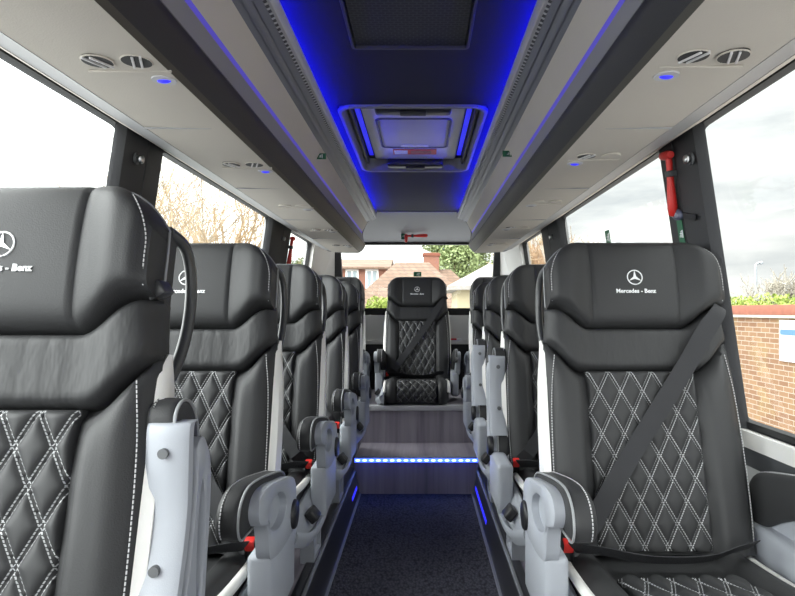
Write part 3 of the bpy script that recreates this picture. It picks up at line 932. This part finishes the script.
# ------------------------------------------------------------------ luggage racks
RY0, RY1 = Y0, 4.45
def ext(poly, y0=RY0, y1=RY1, sgn=1, bev=0):
    return extrude_poly(poly, lambda p, q, a: Vector((sgn*p, a, H+q)), y0, y1, bev=bev)
def slab(p, q, th):            # band from p to q, thickened towards the outside/up
    d = Vector((q[0]-p[0], q[1]-p[1], 0)); nn = Vector((-d.y, d.x, 0)).normalized()
    if nn.y < 0: nn = -nn
    return [p, q, (q[0]+nn.x*th, q[1]+nn.y*th), (p[0]+nn.x*th, p[1]+nn.y*th)]
UNITS = [1.05, 1.78, 2.48, 3.2, 3.95]
for sgn, side in ((-1, 'left'), (1, 'right')):
    r = empty('luggage_rack', (0, 0, 0))
    tag(r, 'long beige and grey overhead luggage rack above the %s row of seats' % side, 'luggage rack', 'overhead luggage racks')
    add = lambda name, me, mt, p=None: link(name, me, M[mt], r if p is None else p)
    add('rail', ext([(.300, .7235), (.301, .694), (.305, .689), (.313, .689), (.322, .695), (.340, .706), (.340, .712), (.305, .711), (.303, .7235)], sgn=sgn), 'rack_pale')
    # perforated strip with uv along the length
    bm = bmesh.new(); uvl = bm.loops.layers.uv.verify()
    ring = [(.3125, .6885), (.3195, .6855), (.3255, .69), (.318, .695)]
    A = [bm.verts.new((sgn*x, RY0, H+z)) for x, z in ring]; Bq = [bm.verts.new((sgn*x, RY1, H+z)) for x, z in ring]
    for i in range(4):
        f = bm.faces.new((A[i], A[(i+1) % 4], Bq[(i+1) % 4], Bq[i]))
        for lp, yy in zip(f.loops, (RY0, RY0, RY1, RY1)): lp[uvl].uv = (0, yy-RY0)
    bm.faces.new(A); bm.faces.new(Bq)
    add('perforated_strip', finish(bm, 0), 'perforated')
    add('ribbed_band', ext([(.3205, .686), (.336, .676), (.338, .680), (.343, .677), (.345, .672), (.356, .666), (.358, .670), (.372, .660), (.378, .668), (.325, .70)], sgn=sgn), 'rack_slate')
    add('upper_panel', ext(slab((.371, .658), (.407, .588), .012), sgn=sgn), 'beige')
    add('light_line', ext([(.406, .589), (.4095, .577), (.42, .577), (.42, .589)], sgn=sgn), 'blue_soft')
    add('lower_panel', ext([(.4095, .577), (.393, .510), (.387, .497), (.40, .495), (.425, .577)], sgn=sgn), 'rack_grey')
    bp = add('padded_edge', ext([(.388, .500), (.386, .492), (.392, .478), (.4185, .4445), (.43, .455), (.40, .50)], sgn=sgn), 'rack_dark')
    add('edge_band', ext([(.4183, .4447), (.427, .435), (.435, .436), (.427, .452)], sgn=sgn), 'olive')
    un = add('underside', ext([(.427, .4345), (.44, .433), (.55, .436), (.632, .440), (.632, .452), (.44, .447)], sgn=sgn), 'beige')
    add('outer_trim', ext([(.632, .439), (.645, .447), (.70, .46), (.705, .475), (.632, .452)], sgn=sgn), 'rack_grey')
    add('window_cove', ext([(.70, .459), (WX(1.66)+.005, .508), (WX(1.66)+.01, .53), (.70, .475)], sgn=sgn), 'beige')
    # back cover closing the section, behind the visible faces
    cap = [(.300, .700), (.303, .690), (.322, .684), (.345, .672), (.366, .66), (.385, .63), (.397, .60), (.404, .575), (.400, .54), (.390, .51), (.386, .492), (.395, .47), (.412, .448), (.44, .433), (.55, .434), (.66, .444), (.785, .51), (.76, .78), (.30, .78)]
    add('end_cap', ext(cap, RY1-.01, RY1+.02, sgn, bev=.006), 'hatch_frame')
    # seams between the underside modules
    for yy in (.80, 1.42, 2.12, 2.85, 3.58):
        s_ = link('seam', box(*sorted((sgn*.437, sgn*.628)), yy, yy+.004, H+.4338, H+.4375), M['rack_grey'], un)
    # passenger service units
    for i, uy in enumerate(UNITS):
        ux = .527 if sgn > 0 else -.497; uy = uy-(.035 if i == 0 else .11) if sgn > 0 else uy-.015
        f_ = lambda x, y, z: (ux+x, uy+y, H+.4345+z)
        # raised tray outline
        su = link('service_slot', box(ux-.075, ux+.075, uy+.044, uy+.049, H+.4322, H+.436, .001), M['beige'], r)
        for k, dx in enumerate((-.034, .034)):
            closed = (i >= 1 and k == 1 and sgn > 0) or (i == 2)
            va = link('air_vent', tube([f_(dx, .0, .003), f_(dx, .0, -.003)], [.026, .0255], 24), M['beige' if closed else 'rubber'], r)
            bm = bmesh.new(); add_tube(bm, [f_(dx+.0255*cos(t), .0255*sin(t), -.0015) for t in [2*pi*q/28 for q in range(28)]], .0017, 6, closed=True)
            link('bezel', finish(bm, 60), M['beige'], va)
            if not closed:
                ang = radians(20 if k else -25)*(-1 if sgn > 0 else 1)
                for off in (-.006, .008):
                    bm = bmesh.new(); add_box(bm, -.002, .002, -.0235, .0235, -.003, .003, .0008)
                    bmesh.ops.transform(bm, matrix=Matrix.Translation(f_(dx+off, 0, -.003)) @ Matrix.Rotation(ang, 4, 'Z'), verts=bm.verts)
                    link('louvre', finish(bm), M['hatch_white'], va)
        lp = link('reading_lamp', tube([f_(-.045*sgn, .085, .003), f_(-.045*sgn, .085, -.003)], [.024, .022], 24), M['rack_pale'], r)
        bm = bmesh.new(); bmesh.ops.create_uvsphere(bm, u_segments=16, v_segments=8, radius=1, matrix=Matrix.Translation(f_(-.045*sgn, .085, -.003)) @ Matrix.Diagonal((.013, .0065, .004, 1)))
        link('lens', finish(bm, 80), M['blue_lamp' if i < 2 else 'rack_grey'], lp)

def roof_led(sgn):
    o = link('light_strip', box(*sorted((sgn*.338, sgn*.344)), RY0+.02, RY1-.05, H+.7125, H+.7245), M['blue_glow'])
    return o
for sgn, side in ((-1, 'left'), (1, 'right')):
    tag(roof_led(sgn), 'hidden blue light strip glowing along the %s edge of the roof' % side, 'light strip', 'blue roof light strips')

# ------------------------------------------------------------------ roof hatch and grille
h = empty('roof_hatch', (0, (HY0+HY1)/2, ZC)); tag(h, 'pale escape hatch in the dark roof with grey frame and red sticker', 'hatch')
cy = (HY0+HY1)/2; hl = (HY1-HY0)/2
def rrect(hx, hy, r, n=6):
    out = []
    for cx, c_y, a0 in ((hx-r, hy-r, 0), (-hx+r, hy-r, 90), (-hx+r, -hy+r, 180), (hx-r, -hy+r, 270)):
        for i in range(n+1):
            t = radians(a0+90*i/n); out.append((cx+r*cos(t), c_y+r*sin(t)))
    return out
def ring(levels):
    bm = bmesh.new(); V = [[bm.verts.new((x, y, z)) for x, y in pts] for pts, z in levels]
    k = len(V[0]); g = len(V)
    for a in range(g):
        for i in range(k): bm.faces.new((V[a][i], V[a][(i+1) % k], V[(a+1) % g][(i+1) % k], V[(a+1) % g][i]))
    return finish(bm, 40)
fr = link('frame', ring([(rrect(HX+.010, hl+.014, .07), .002), (rrect(HX+.007, hl+.011, .068), -.010), (rrect(HX-.004, hl-.004, .06), -.010), (rrect(HX-.010, hl-.010, .055), .0), (rrect(HX-.02, hl-.02, .055), .07), (rrect(HX+.002, hl+.002, .06), .07)]), M['hatch_frame'], h)
bm = bmesh.new(); bm.faces.new([bm.verts.new((x, y, .055)) for x, y in rrect(HX-.004, hl-.004, .055)])
bm.faces.new([bm.verts.new((x, y, .064)) for x, y in rrect(HX-.004, hl-.004, .055)])
lid_edge = link('lid', box(-HX+.02, HX-.02, -hl+.02, hl-.02, .055, .064), M['rubber'], h)
pn = link('panel', box(-.205, .205, -hl+.05, hl-.10, .03, .054, .012), M['hatch_white'], h)
link('tray', ring([([(x, y-.05) for x, y in rrect(hx, hy, r)], z) for hx, hy, r, z in ((.158, .215, .03, .031), (.156, .213, .03, .024), (.150, .207, .028, .024), (.147, .204, .026, .0315))]), M['slate_line'], pn)
link('tray_lid', box(-.146, .146, -.252, .152, .0275, .0305, .001), M['hatch_lid'], pn)
for sy, nm in ((-1, 'handle'), (1, 'handle')):
    hb = link(nm, box(-.145, .145, *sorted((sy*(hl-.035), sy*(hl-.11))), -.004, .035, .012), M['black'], h)
    link('latch', box(-.05, .05, *sorted((sy*(hl-.045), sy*(hl-.09))), -.010, .0, .004), M['rubber'], hb)
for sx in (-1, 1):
    link('blue_reflection', box(*sorted((sx*.212, sx*.232)), -hl+.05, hl-.12, .046, .052), M['blue_glow'] if False else emit_mat('hatch blue reflection glow', (.02, .02, 1.0), .75), h)  # glowing strip stands in for the blue reflection along the panel side
    link('slide_rail', box(*sorted((sx*.240, sx*.252)), -hl+.05, hl-.05, .02, .05, .003), M['olive'], h)
st = link('sticker', box(-.105, .105, .205, .285, .0265, .0305), M['red'], h); st['label'] = 'red instruction sticker'
link('sticker_text', box(-.100, -.035, .212, .278, .0255, .0275), M['white_print'], st)
for k in range(3): link('sticker_text', box(-.02, .08, (.22+k*.018), (.228+k*.018), .0255, .0275), M['twig_orange'], st)
link('label_strip', box(-.065, .065, .115, .145, .0245, .0275), M['white_print'], h)

g = empty('air_grille', (0, (GY0+GY1)/2, ZC)); tag(g, 'dark honeycomb air grille set in the roof in front of the hatch', 'grille')
gl = (GY1-GY0)/2
link('frame', ring([(rrect(GX+.008, gl+.01, .012), .001), (rrect(GX+.006, gl+.008, .012), -.003), (rrect(GX-.001, gl-.001, .008), -.003), (rrect(GX-.003, gl-.003, .008), .03)]), M['grille_edge'], g)
def honeycomb():
    m, nt, b = nodes_of('black honeycomb mesh')
    b.inputs['Roughness'].default_value = .5
    tc = N(nt, 'ShaderNodeTexCoord'); mp = N(nt, 'ShaderNodeMapping')
    nt.links.new(tc.outputs['Object'], mp.inputs['Vector'])
    br = N(nt, 'ShaderNodeTexBrick'); br.inputs['Scale'].default_value = 1
    br.inputs['Brick Width'].default_value = .020; br.inputs['Row Height'].default_value = .012; br.inputs['Mortar Size'].default_value = .0022
    br.inputs['Color1'].default_value = (.006, .006, .008, 1); br.inputs['Color2'].default_value = (.006, .006, .008, 1); br.inputs['Mortar'].default_value = (.03, .03, .034, 1)
    nt.links.new(mp.outputs[0], br.inputs['Vector']); nt.links.new(br.outputs['Color'], b.inputs['Base Color'])
    bp = N(nt, 'ShaderNodeBump'); bp.inputs['Distance'].default_value = .006; nt.links.new(br.outputs['Fac'], bp.inputs['Height']); nt.links.new(bp.outputs['Normal'], b.inputs['Normal'])
    return m
link('mesh_panel', box(-GX+.006, GX-.006, -gl+.006, gl-.006, .004, .010), honeycomb(), g)

# ------------------------------------------------------------------ small fittings
def hammer(loc, rot, label, hs=1):
    """local frame: handle along -Z below the head, head along X, mounted on the Y=0 plane (front towards -Y)"""
    r = empty('emergency_hammer', loc); r.rotation_euler = rot
    tag(r, label, 'hammer', 'red emergency hammers')
    prof = [(-.165, .004), (-.160, .0115), (-.14, .0135), (-.11, .0125), (-.07, .0095), (-.04, .0085), (-.01, .009), (.004, .008)]
    link('grip', tube([(0, -.016, z) for z, q in prof], [q for z, q in prof], 12), M['red'], r)
    hd = [(-.014, .010), (0, .0125), (.02, .013), (.040, .0115), (.050, .007)]
    link('hammer_head', tube([(hs*x, -.016, .004) for x, q in hd], [q for x, q in hd], 12, ref=Vector((0, .1, 1))), M['red'], r)
    link('clip', box(-.014, .014, -.026, 0, -.055, -.038, .003), M['dark_shell'], r)
    r.scale = (1.05, 1.05, 1.05)
    return r
tl = math.atan(.15)
hammer((WX(1.60)-.026, 1.722, 1.598), (tl, radians(10), radians(-90)), 'red emergency hammer hanging on the dark pillar of the right wall', -1)
hammer((-WX(1.58)+.026, 3.60, 1.585), (tl, radians(-4), radians(90)), 'red emergency hammer hanging on the far dark pillar of the left wall', 1)
hammer((-.085, 4.885, H+.612), (radians(-8), radians(-90), 0), 'red emergency hammer lying level on the grey header above the rear window', -1)

def figure_sticker(loc, rot, w, h, label, base='green'):
    """green sticker with a white running figure and doorway; face towards -Y"""
    r = empty('exit_sticker', loc); r.rotation_euler = rot
    tag(r, label, 'sticker', 'green exit stickers')
    link('backing', box(-w/2, w/2, -.0012, 0, -h/2, h/2), M[base], r)
    bm = bmesh.new()
    u = min(w, h)/10
    for x0, x1, z0, z1 in ((.4, 1.1, 1.6, 2.6), (-.3, .9, -.6, 1.4), (-1.8, -.3, .4, 1.0), (.9, 2.0, .2, .8), (.3, 1.0, -2.8, -.5), (-1.6, .3, -1.6, -.8), (-2.2, -1.6, -2.6, -.9)):
        add_box(bm, x0*u, x1*u, -.0022, -.0012, z0*u, z1*u)
    link('running_figure', finish(bm, 0), M['white_print'], r)
    link('doorway', box(2.3*u, 3.9*u, -.0022, -.0012, -3.2*u, 3.2*u), M['white_print'], r)
    return r
figure_sticker((0, Y1-.004, 1.463), (0, 0, 0), .066, .040, 'small green and white exit sticker on the rear window glass')
figure_sticker((.013-.085-.045, 4.885, H+.612), (radians(-8), 0, 0), .03, .055, 'small green sticker beside the hammer on the rear header')
figure_sticker((WX(1.375)-.0275, 1.75, 1.375), (tl, 0, radians(-90)), .035, .085, 'upright green sticker low on the dark pillar behind the right front seat')
figure_sticker((WX(1.455)-.002, 2.48, 1.455), (tl, 0, radians(-90)), .055, .06, 'small green exit sticker low on the middle right window glass')
for sgn, yy, lab in ((-1, 2.42, 'left'), (1, 2.38, 'right')):
    # on the inward face of the rack
    s_ = figure_sticker((sgn*.378, yy, H+.627), (0, 0, 0), .046, .024, 'small green exit sticker on the inner face of the %s luggage rack' % lab)

def wall_button(sgn, y, z, label):
    r = empty('coat_hook', (sgn*(WX(z)-.026), y, z)); r.rotation_euler = (tl, 0, radians(-90*sgn))
    tag(r, label, 'hook', 'round coat hooks on the pillars')
    link('base', tube([(0, 0, 0), (0, -.006, 0)], [.017, .016], 20), M['dark_shell'], r)
    link('knob', tube([(0, -.004, 0), (0, -.014, 0), (0, -.019, 0), (0, -.021, 0)], [.006, .0125, .011, .005], 18), M['steel'], r)
wall_button(-1, 1.665, 1.575, 'silver round coat hook on the near dark pillar of the left wall')
wall_button(1, 1.625, 1.565, 'silver round coat hook on the near dark pillar of the right wall')
wall_button(-1, 3.42, 1.565, 'silver round coat hook on the far dark pillar of the left wall')
wall_button(1, 3.34, 1.565, 'silver round coat hook on the far dark pillar of the right wall')
r = empty('belt_clip', (WX(1.425)-.026, 1.715, 1.425)); r.rotation_euler = (tl, radians(14), radians(-90))
tag(r, 'dark blue oval clip on the right pillar below the red hammer', 'clip')
link('strap', box(-.075, .075, -.006, 0, -.009, .009, .003), M['webbing'], r)
bm = bmesh.new(); bmesh.ops.create_uvsphere(bm, u_segments=20, v_segments=10, radius=1, matrix=Matrix.Translation((-.035, -.007, 0)) @ Matrix.Diagonal((.038, .010, .017, 1)))
link('oval_cover', finish(bm, 80), mat('slate blue plastic', (.09, .1, .16), .4), r)
bm = bmesh.new(); bmesh.ops.create_uvsphere(bm, u_segments=20, v_segments=10, radius=1, matrix=Matrix.Translation((-.035, -.014, 0)) @ Matrix.Diagonal((.026, .005, .009, 1)))
link('inlay', finish(bm, 80), mat('pale slate plastic', (.25, .26, .34), .4), r)
pk = empty('packet', (.27, Y1-.12, .90)); tag(pk, 'small red and white packet lying on the ledge under the rear window', 'packet')
pk.location = (.30, Y1-.048, .9005)
link('wrapper', box(-.075, .075, -.011, .011, 0, .018, .004), M['white_print'], pk)
link('stripe', box(-.05, .03, -.0118, .0118, .004, .0185, .003), M['red'], pk)

# ------------------------------------------------------------------ outside
GZ = -.75
bm = bmesh.new(); bm.faces.new([bm.verts.new(p) for p in ((-90, -60, GZ), (90, -60, GZ), (90, 120, GZ), (-90, 120, GZ))])
struct('ground', finish(bm, 0), M['asphalt'])

def leaf_cloud(name, blobs, n, size, mt, parent=None, seed=1, stretch=1.0):
    """many small leaf quads spread through overlapping ellipsoids ((x,y,z),(rx,ry,rz))"""
    rd = random.Random(seed); bm = bmesh.new()
    vol = [b[1][0]*b[1][1]+b[1][1]*b[1][2] for b in blobs]
    for _ in range(n):
        (c, r) = rd.choices(blobs, vol)[0]
        while True:
            p = Vector((rd.uniform(-1, 1), rd.uniform(-1, 1), rd.uniform(-1, 1)))
            if .25 < p.length < 1: break
        p = p.normalized()*p.length**.5
        q = Vector(c)+Vector((p.x*r[0], p.y*r[1], p.z*r[2]))
        a = Vector((rd.gauss(0, 1), rd.gauss(0, 1), rd.gauss(0, 1))).normalized()
        b = a.cross(Vector((rd.gauss(0, 1), rd.gauss(0, 1), rd.gauss(0, 1)))).normalized()
        s = size*rd.uniform(.6, 1.4)
        v = [bm.verts.new(q+a*s*.5*stretch), bm.verts.new(q+b*s*.3), bm.verts.new(q-a*s*.5*stretch), bm.verts.new(q-b*s*.3)]
        bm.faces.new(v)
    me = bpy.data.meshes.new(name); bm.to_mesh(me); bm.free()
    return link(name, me, M[mt] if isinstance(mt, str) else mt, parent)

def grow(bm, rd, p, d, L, r, depth, up, spread, kids, collect=None, minr=.004):
    n = 4; pts = [p]; rs = [r]
    for i in range(n):
        d = (d+Vector((rd.gauss(0, .16), rd.gauss(0, .16), rd.gauss(0, .12)+up))).normalized()
        p = p+d*L/n; pts.append(p); rs.append(max(minr, r*(1-.55*(i+1)/n)))
    add_tube(bm, pts, rs, 3 if depth < 3 else 6)
    if depth == 0: return
    for k in range(kids):
        t = rd.uniform(.3, 1.0); i = min(int(t*n), n-1); q = pts[i].lerp(pts[i+1], t*n-i)
        ax = Vector((rd.gauss(0, 1), rd.gauss(0, 1), rd.gauss(0, 1))).normalized()
        dd = (d+ax*spread).normalized()
        grow(bm, rd, q, dd, L*rd.uniform(.5, .8), max(minr, rs[i]*.6), depth-1, up, spread, kids, minr=minr)

def bare_tree(loc, hgt, label, seed, mt='twig_grey', depth=4, kids=5, spread=.75, stems=1, group='leafless trees outside', minr=.005, up=.08):
    r = empty('bare_tree', loc); tag(r, label, 'tree', group)
    rd = random.Random(seed); th = hgt*.22
    bt = bmesh.new(); bb = bmesh.new()
    for s in range(stems):
        a = 2*pi*s/stems; b0 = Vector((.15*cos(a)*(stems > 1), .15*sin(a)*(stems > 1), 0))
        d0 = Vector((.3*cos(a), .3*sin(a), 1)).normalized() if stems > 1 else Vector((0, 0, 1))
        top = b0+d0*th
        add_tube(bt, [b0, b0.lerp(top, .5), top], [hgt*.022, hgt*.018, hgt*.015], 8)
        for k in range(kids):
            dd = (d0+Vector((rd.gauss(0, .5), rd.gauss(0, .5), rd.uniform(0, .4)))).normalized()
            grow(bb, rd, top, dd, hgt*.42, hgt*.010, depth-1, up, spread, kids, minr=minr)
    link('trunk', finish(bt, 60), M['bark'], r)
    t = link('branches', finish(bb, 60), M[mt], r)
    return r

# ---- right: brick wall with hedge, sign, lamp, tree
r = empty('garden_wall', (5.2, 12, GZ)); tag(r, 'weathered brick garden wall outside the right front window', 'wall')
link('brickwork', box(0, .3, -13, 14, 0, 1.80), M['brick'], r)
link('coping', box(-.04, .34, -13, 14, 1.84, 1.99, .01), M['coping'], r)
link('ledge', box(-.05, .34, -13, 14, 1.80, 1.84), M['twig_grey'], r)
r = empty('notice_board', (5.2, 7.94, GZ+1.46)); r.rotation_euler = (0, 0, radians(-90))
tag(r, 'white notice board with a blue band fixed to the brick wall', 'sign')
link('board', box(-.62, .42, -.03, 0, -.27, .31), M['sign_white'], r)
link('blue_band', box(-.60, .40, -.034, -.03, .10, .18), M['sign_blue'], r)
rd = random.Random(3)
for k, z in enumerate((.27, .235, .205, .055, .02, -.015, -.05, -.085, -.12, -.155, -.19)):
    link('text_line', box(-.57, -.57+rd.uniform(.5, .92), -.0335, -.03, z, z+.013), M['ink'], r)
r = empty('hedge', (5.95, 12, GZ)); tag(r, 'bright green clipped hedge growing along the top of the brick wall', 'hedge')
leaf_cloud('foliage', [((-.2, y*.45-12, 1.90+.05*math.sin(y*2.1)), (.35, .4, .26)) for y in range(-2, 56)], 30000, .055, 'leaf_yellow', r, seed=11)
leaf_cloud('lower_foliage', [((-.1, y*.9-12, .95), (.3, .7, .95)) for y in range(-1, 28)], 7000, .10, 'leaf_dark', r, seed=12)
bare_tree((13.2, 22, GZ), 3.2, 'bare twiggy tree beyond the hedge on the right', 5, depth=4, kids=6, minr=.012, spread=.9)
r = empty('street_lamp', (13.6, 24.2, GZ)); tag(r, 'slim grey street lamp post beyond the hedge on the right', 'street lamp', 'street lamps')
link('post', tube([(0, 0, 0), (0, 0, 2), (0, 0, 3.8)], [.07, .055, .045], 8), M['lamp_grey'], r)
link('lamp_head', tube([(0, 0, 3.78), (.1, 0, 3.84), (.22, 0, 3.85), (.3, 0, 3.82)], [.04, .05, .08, .03], 8), M['lamp_grey'], r)
r = empty('street_lamp', (10.4, 43, GZ)); tag(r, 'tall thin lamp mast far off through the middle right window', 'street lamp', 'street lamps')
link('post', tube([(0, 0, 0), (0, 0, 5), (0, 0, 9.5)], [.1, .07, .05], 8), M['lamp_grey'], r)
link('lamp_head', tube([(0, 0, 7.6), (-.5, 0, 7.7), (-1.2, 0, 7.65)], [.05, .08, .1], 8), M['lamp_grey'], r)

def house(name, loc, w, d, eave, ridge, label, wall, roof, hip=0, rot=0, wins=(), chim=(), over=.3, axis='x', grp='houses behind the bus'):
    r = empty(name, loc); r.rotation_euler = (0, 0, rot); tag(r, label, 'house', grp)
    link('walls', box(-w/2, w/2, -d/2, d/2, 0, eave), M[wall], r)
    bm = bmesh.new(); a, b = w/2+over, d/2+over
    if axis == 'x': rg = [(-a+hip, 0), (a-hip, 0)]
    else: rg = [(0, -b+hip), (0, b-hip)]
    base = [bm.verts.new(p) for p in ((-a, -b, eave-.08), (a, -b, eave-.08), (a, b, eave-.08), (-a, b, eave-.08))]
    low = [bm.verts.new(p) for p in ((-a, -b, eave-.2), (a, -b, eave-.2), (a, b, eave-.2), (-a, b, eave-.2))]
    t = [bm.verts.new((x, y, ridge)) for x, y in rg]
    bm.faces.new(low)
    for i in range(4): bm.faces.new((low[i], low[(i+1) % 4], base[(i+1) % 4], base[i]))
    if axis == 'x':
        for f in ((base[0], base[1], t[1], t[0]), (base[1], base[2], t[1]), (base[2], base[3], t[0], t[1]), (base[3], base[0], t[0])): bm.faces.new(f)
    else:
        for f in ((base[0], base[1], t[0]), (base[1], base[2], t[1], t[0]), (base[2], base[3], t[1]), (base[3], base[0], t[0], t[1])): bm.faces.new(f)
    link('roof', finish(bm, 0), M[roof], r)
    for x, z, ww, hh in wins:
        f = link('window', box(x-ww/2, x+ww/2, -d/2-.06, -d/2+.02, z-hh/2, z+hh/2), M['white_paint'], r)
        link('pane', box(x-ww/2+.1, x-.05, -d/2-.075, -d/2-.055, z-hh/2+.1, z+hh/2-.1), M['dark_glass'], f)
        link('pane', box(x+.05, x+ww/2-.1, -d/2-.075, -d/2-.055, z-hh/2+.1, z+hh/2-.1), M['dark_glass'], f)
    for x, y, z0, z1, cw in chim:
        c = link('chimney', box(x-cw/2, x+cw/2, y-cw*.4, y+cw*.4, z0, z1), M['house_brick'], r)
        link('chimney_cap', box(x-cw/2-.06, x+cw/2+.06, y-cw*.4-.06, y+cw*.4+.06, z1-.18, z1-.05), M['coping'], c)
    return r
# pixel (px,py) at distance D -> x=(px-421)*D/597+.03, z=H+(311-py)*D/597
house('house', (-.35, 27, GZ), 4.9, 6, 2.0, 4.1, 'bungalow with broad hipped tile roof straight behind the rear window', 'render', 'tiles', hip=2.0)
house('house', (1.35, 33, GZ), 4.4, 4, 2.0, 4.2, 'tile roofed house with a brick chimney behind and right of the broad bungalow', 'house_brick', 'tiles', hip=2.2, chim=((-.75, 0, 3.4, 5.1, .85),))
house('house', (2.25, 20.2, GZ), 2.2, 3.4, 2.75, 3.45, 'cream walled house with pale grey roof at the right of the rear window', 'render', 'grey_tiles', axis='y', hip=1.2)
house('house', (-4.0, 37, GZ), 4.0, 5, 4.5, 5.1, 'red brick house with white windows at the left of the rear window', 'house_brick', 'tiles', wins=((.05, 3.75, .75, 1.1), (1.2, 3.75, .75, 1.1)))
house('house', (9.7, 40, GZ), 3.2, 4, 5.0, 6.4, 'small distant brick house low in the middle right window', 'house_brick', 'tiles', hip=1)

def leafy_tree(loc, hgt, rad, label, mt, seed, n=14000, size=.16, trunk=.35):
    r = empty('leafy_tree', loc); tag(r, label, 'tree', 'leafy trees outside')
    rd = random.Random(seed)
    link('trunk', tube([(0, 0, 0), (.05, 0, hgt*.3), (0, .05, hgt*.7)], [rad*.09, rad*.07, rad*.03], 8), M['bark'], r)
    bl = []
    for k in range(16):
        a = rd.uniform(0, 2*pi); q = rad*rd.uniform(.1, .7); z = hgt*(trunk+(1-trunk)*rd.uniform(.1, .82))
        s = rad*rd.uniform(.3, .5); bl.append(((q*cos(a), q*sin(a), z), (s, s, s*.8)))
    leaf_cloud('foliage', bl, n, size, mt, r, seed)
    return r
leafy_tree((2.4, 41, GZ), 8.2, 3.7, 'broad green tree behind the houses at the right of the rear window', 'leaf_blossom', 21, 16000, .22, .2)
leafy_tree((-.7-1.0, 22.3, GZ), 2.9, 1.2, 'yellow green bush low behind the rear window, left of the middle seat', 'leaf_yellow', 23, 6000, .10, .1)
leafy_tree((-6.6, 31, GZ), 5.6, 1.6, 'dark green conifer bush through the far left window', 'leaf_dark', 25, 9000, .12, .1)
leafy_tree((-6.3, 14.6, GZ), 4.1, 1.1, 'green evergreen bush through the middle left window', 'leaf_green', 27, 7000, .11, .1)
bare_tree((-7.6, 21, GZ), 8.2, 'leafless tree with ochre twigs filling the middle left window', 31, 'twig_orange', depth=4, kids=4, spread=.85, stems=4, minr=.006)
bare_tree((-10.5, 24, GZ), 9.5, 'tall grey leafless tree behind the ochre twigged tree on the left', 33, 'twig_grey', depth=4, kids=4, spread=.85, stems=3, minr=.006)
bare_tree((6.9, 34, GZ), 6.0, 'bare tree seen through the far right window', 39, 'twig_orange', depth=4, kids=6, spread=.9, stems=3, minr=.014)

# ------------------------------------------------------------------ world
w = bpy.data.worlds.new('overcast sky'); scene.world = w; w.use_nodes = True
nt = w.node_tree; bg = nt.nodes['Background']
tc = N(nt, 'ShaderNodeTexCoord')
nrm = N(nt, 'ShaderNodeVectorMath', operation='NORMALIZE'); nt.links.new(tc.outputs['Generated'], nrm.inputs[0])
sp = N(nt, 'ShaderNodeSeparateXYZ'); nt.links.new(nrm.outputs[0], sp.inputs[0])
mp = N(nt, 'ShaderNodeMapping'); mp.inputs['Scale'].default_value = (1.6, 1.6, 7)
nt.links.new(nrm.outputs[0], mp.inputs['Vector'])
nz = N(nt, 'ShaderNodeTexNoise'); nz.inputs['Scale'].default_value = 2.2; nz.inputs['Detail'].default_value = 6; nz.inputs['Roughness'].default_value = .55
nt.links.new(mp.outputs[0], nz.inputs['Vector'])
rp = N(nt, 'ShaderNodeMapRange'); rp.inputs[1].default_value = .35; rp.inputs[2].default_value = .65
nt.links.new(nz.outputs['Fac'], rp.inputs[0])
col = mixc(nt, rp.outputs[0], (.52, .55, .56), (.88, .88, .85))
nt.links.new(col, bg.inputs['Color'])
# brighter towards the sun behind the cloud (front left, high)
sun = Vector((-.76, -.22, .62)).normalized()
dt = N(nt, 'ShaderNodeVectorMath', operation='DOT_PRODUCT'); nt.links.new(nrm.outputs[0], dt.inputs[0]); dt.inputs[1].default_value = sun
d = math_node(nt, 'MAXIMUM', math_node(nt, 'ADD', math_node(nt, 'MULTIPLY', dt.outputs['Value'], .5), .5), 0)
glow = math_node(nt, 'POWER', d, 3)
up = math_node(nt, 'MAXIMUM', math_node(nt, 'SUBTRACT', sp.outputs[2], .5), 0)
SKY, GLOW, ZEN = 1.15, 16.0, 8.0
stg = math_node(nt, 'ADD', math_node(nt, 'ADD', SKY, math_node(nt, 'MULTIPLY', glow, GLOW)), math_node(nt, 'MULTIPLY', up, ZEN))
nt.links.new(stg, bg.inputs['Strength'])

# window openings guide the daylight sampling
for sgn in (-1, 1):
    L = bpy.data.lights.new('daylight', 'AREA'); L.shape = 'RECTANGLE'; L.size = 5.8; L.size_y = .95
    L.cycles.is_portal = True
    o = bpy.data.objects.new('daylight', L); C.objects.link(o)
    o.location = (sgn*.90, 1.6, 1.24); o.rotation_euler = (0, radians(90)*sgn, 0)
    o.rotation_euler = Vector((-sgn, 0, 0)).to_track_quat('-Z', 'Y').to_euler()

# ------------------------------------------------------------------ camera
cd = bpy.data.cameras.new('camera'); cam = bpy.data.objects.new('camera', cd); C.objects.link(cam)
cam.location = (.03, 0, H); cam.rotation_euler = (radians(90), 0, 0)
cd.sensor_width = 36; cd.lens = 36*597/795
cd.shift_x = (397.5-421)/795; cd.shift_y = (311-298)/795
cd.clip_start = .02; cd.clip_end = 400
scene.camera = cam
scene.view_settings.view_transform = 'Standard'; scene.view_settings.look = 'None'
scene.view_settings.gamma = 1; scene.view_settings.use_curve_mapping = False
scene.view_settings.exposure = 0.0
scene.cycles.max_bounces = 10; scene.cycles.transparent_max_bounces = 16; scene.cycles.diffuse_bounces = 6
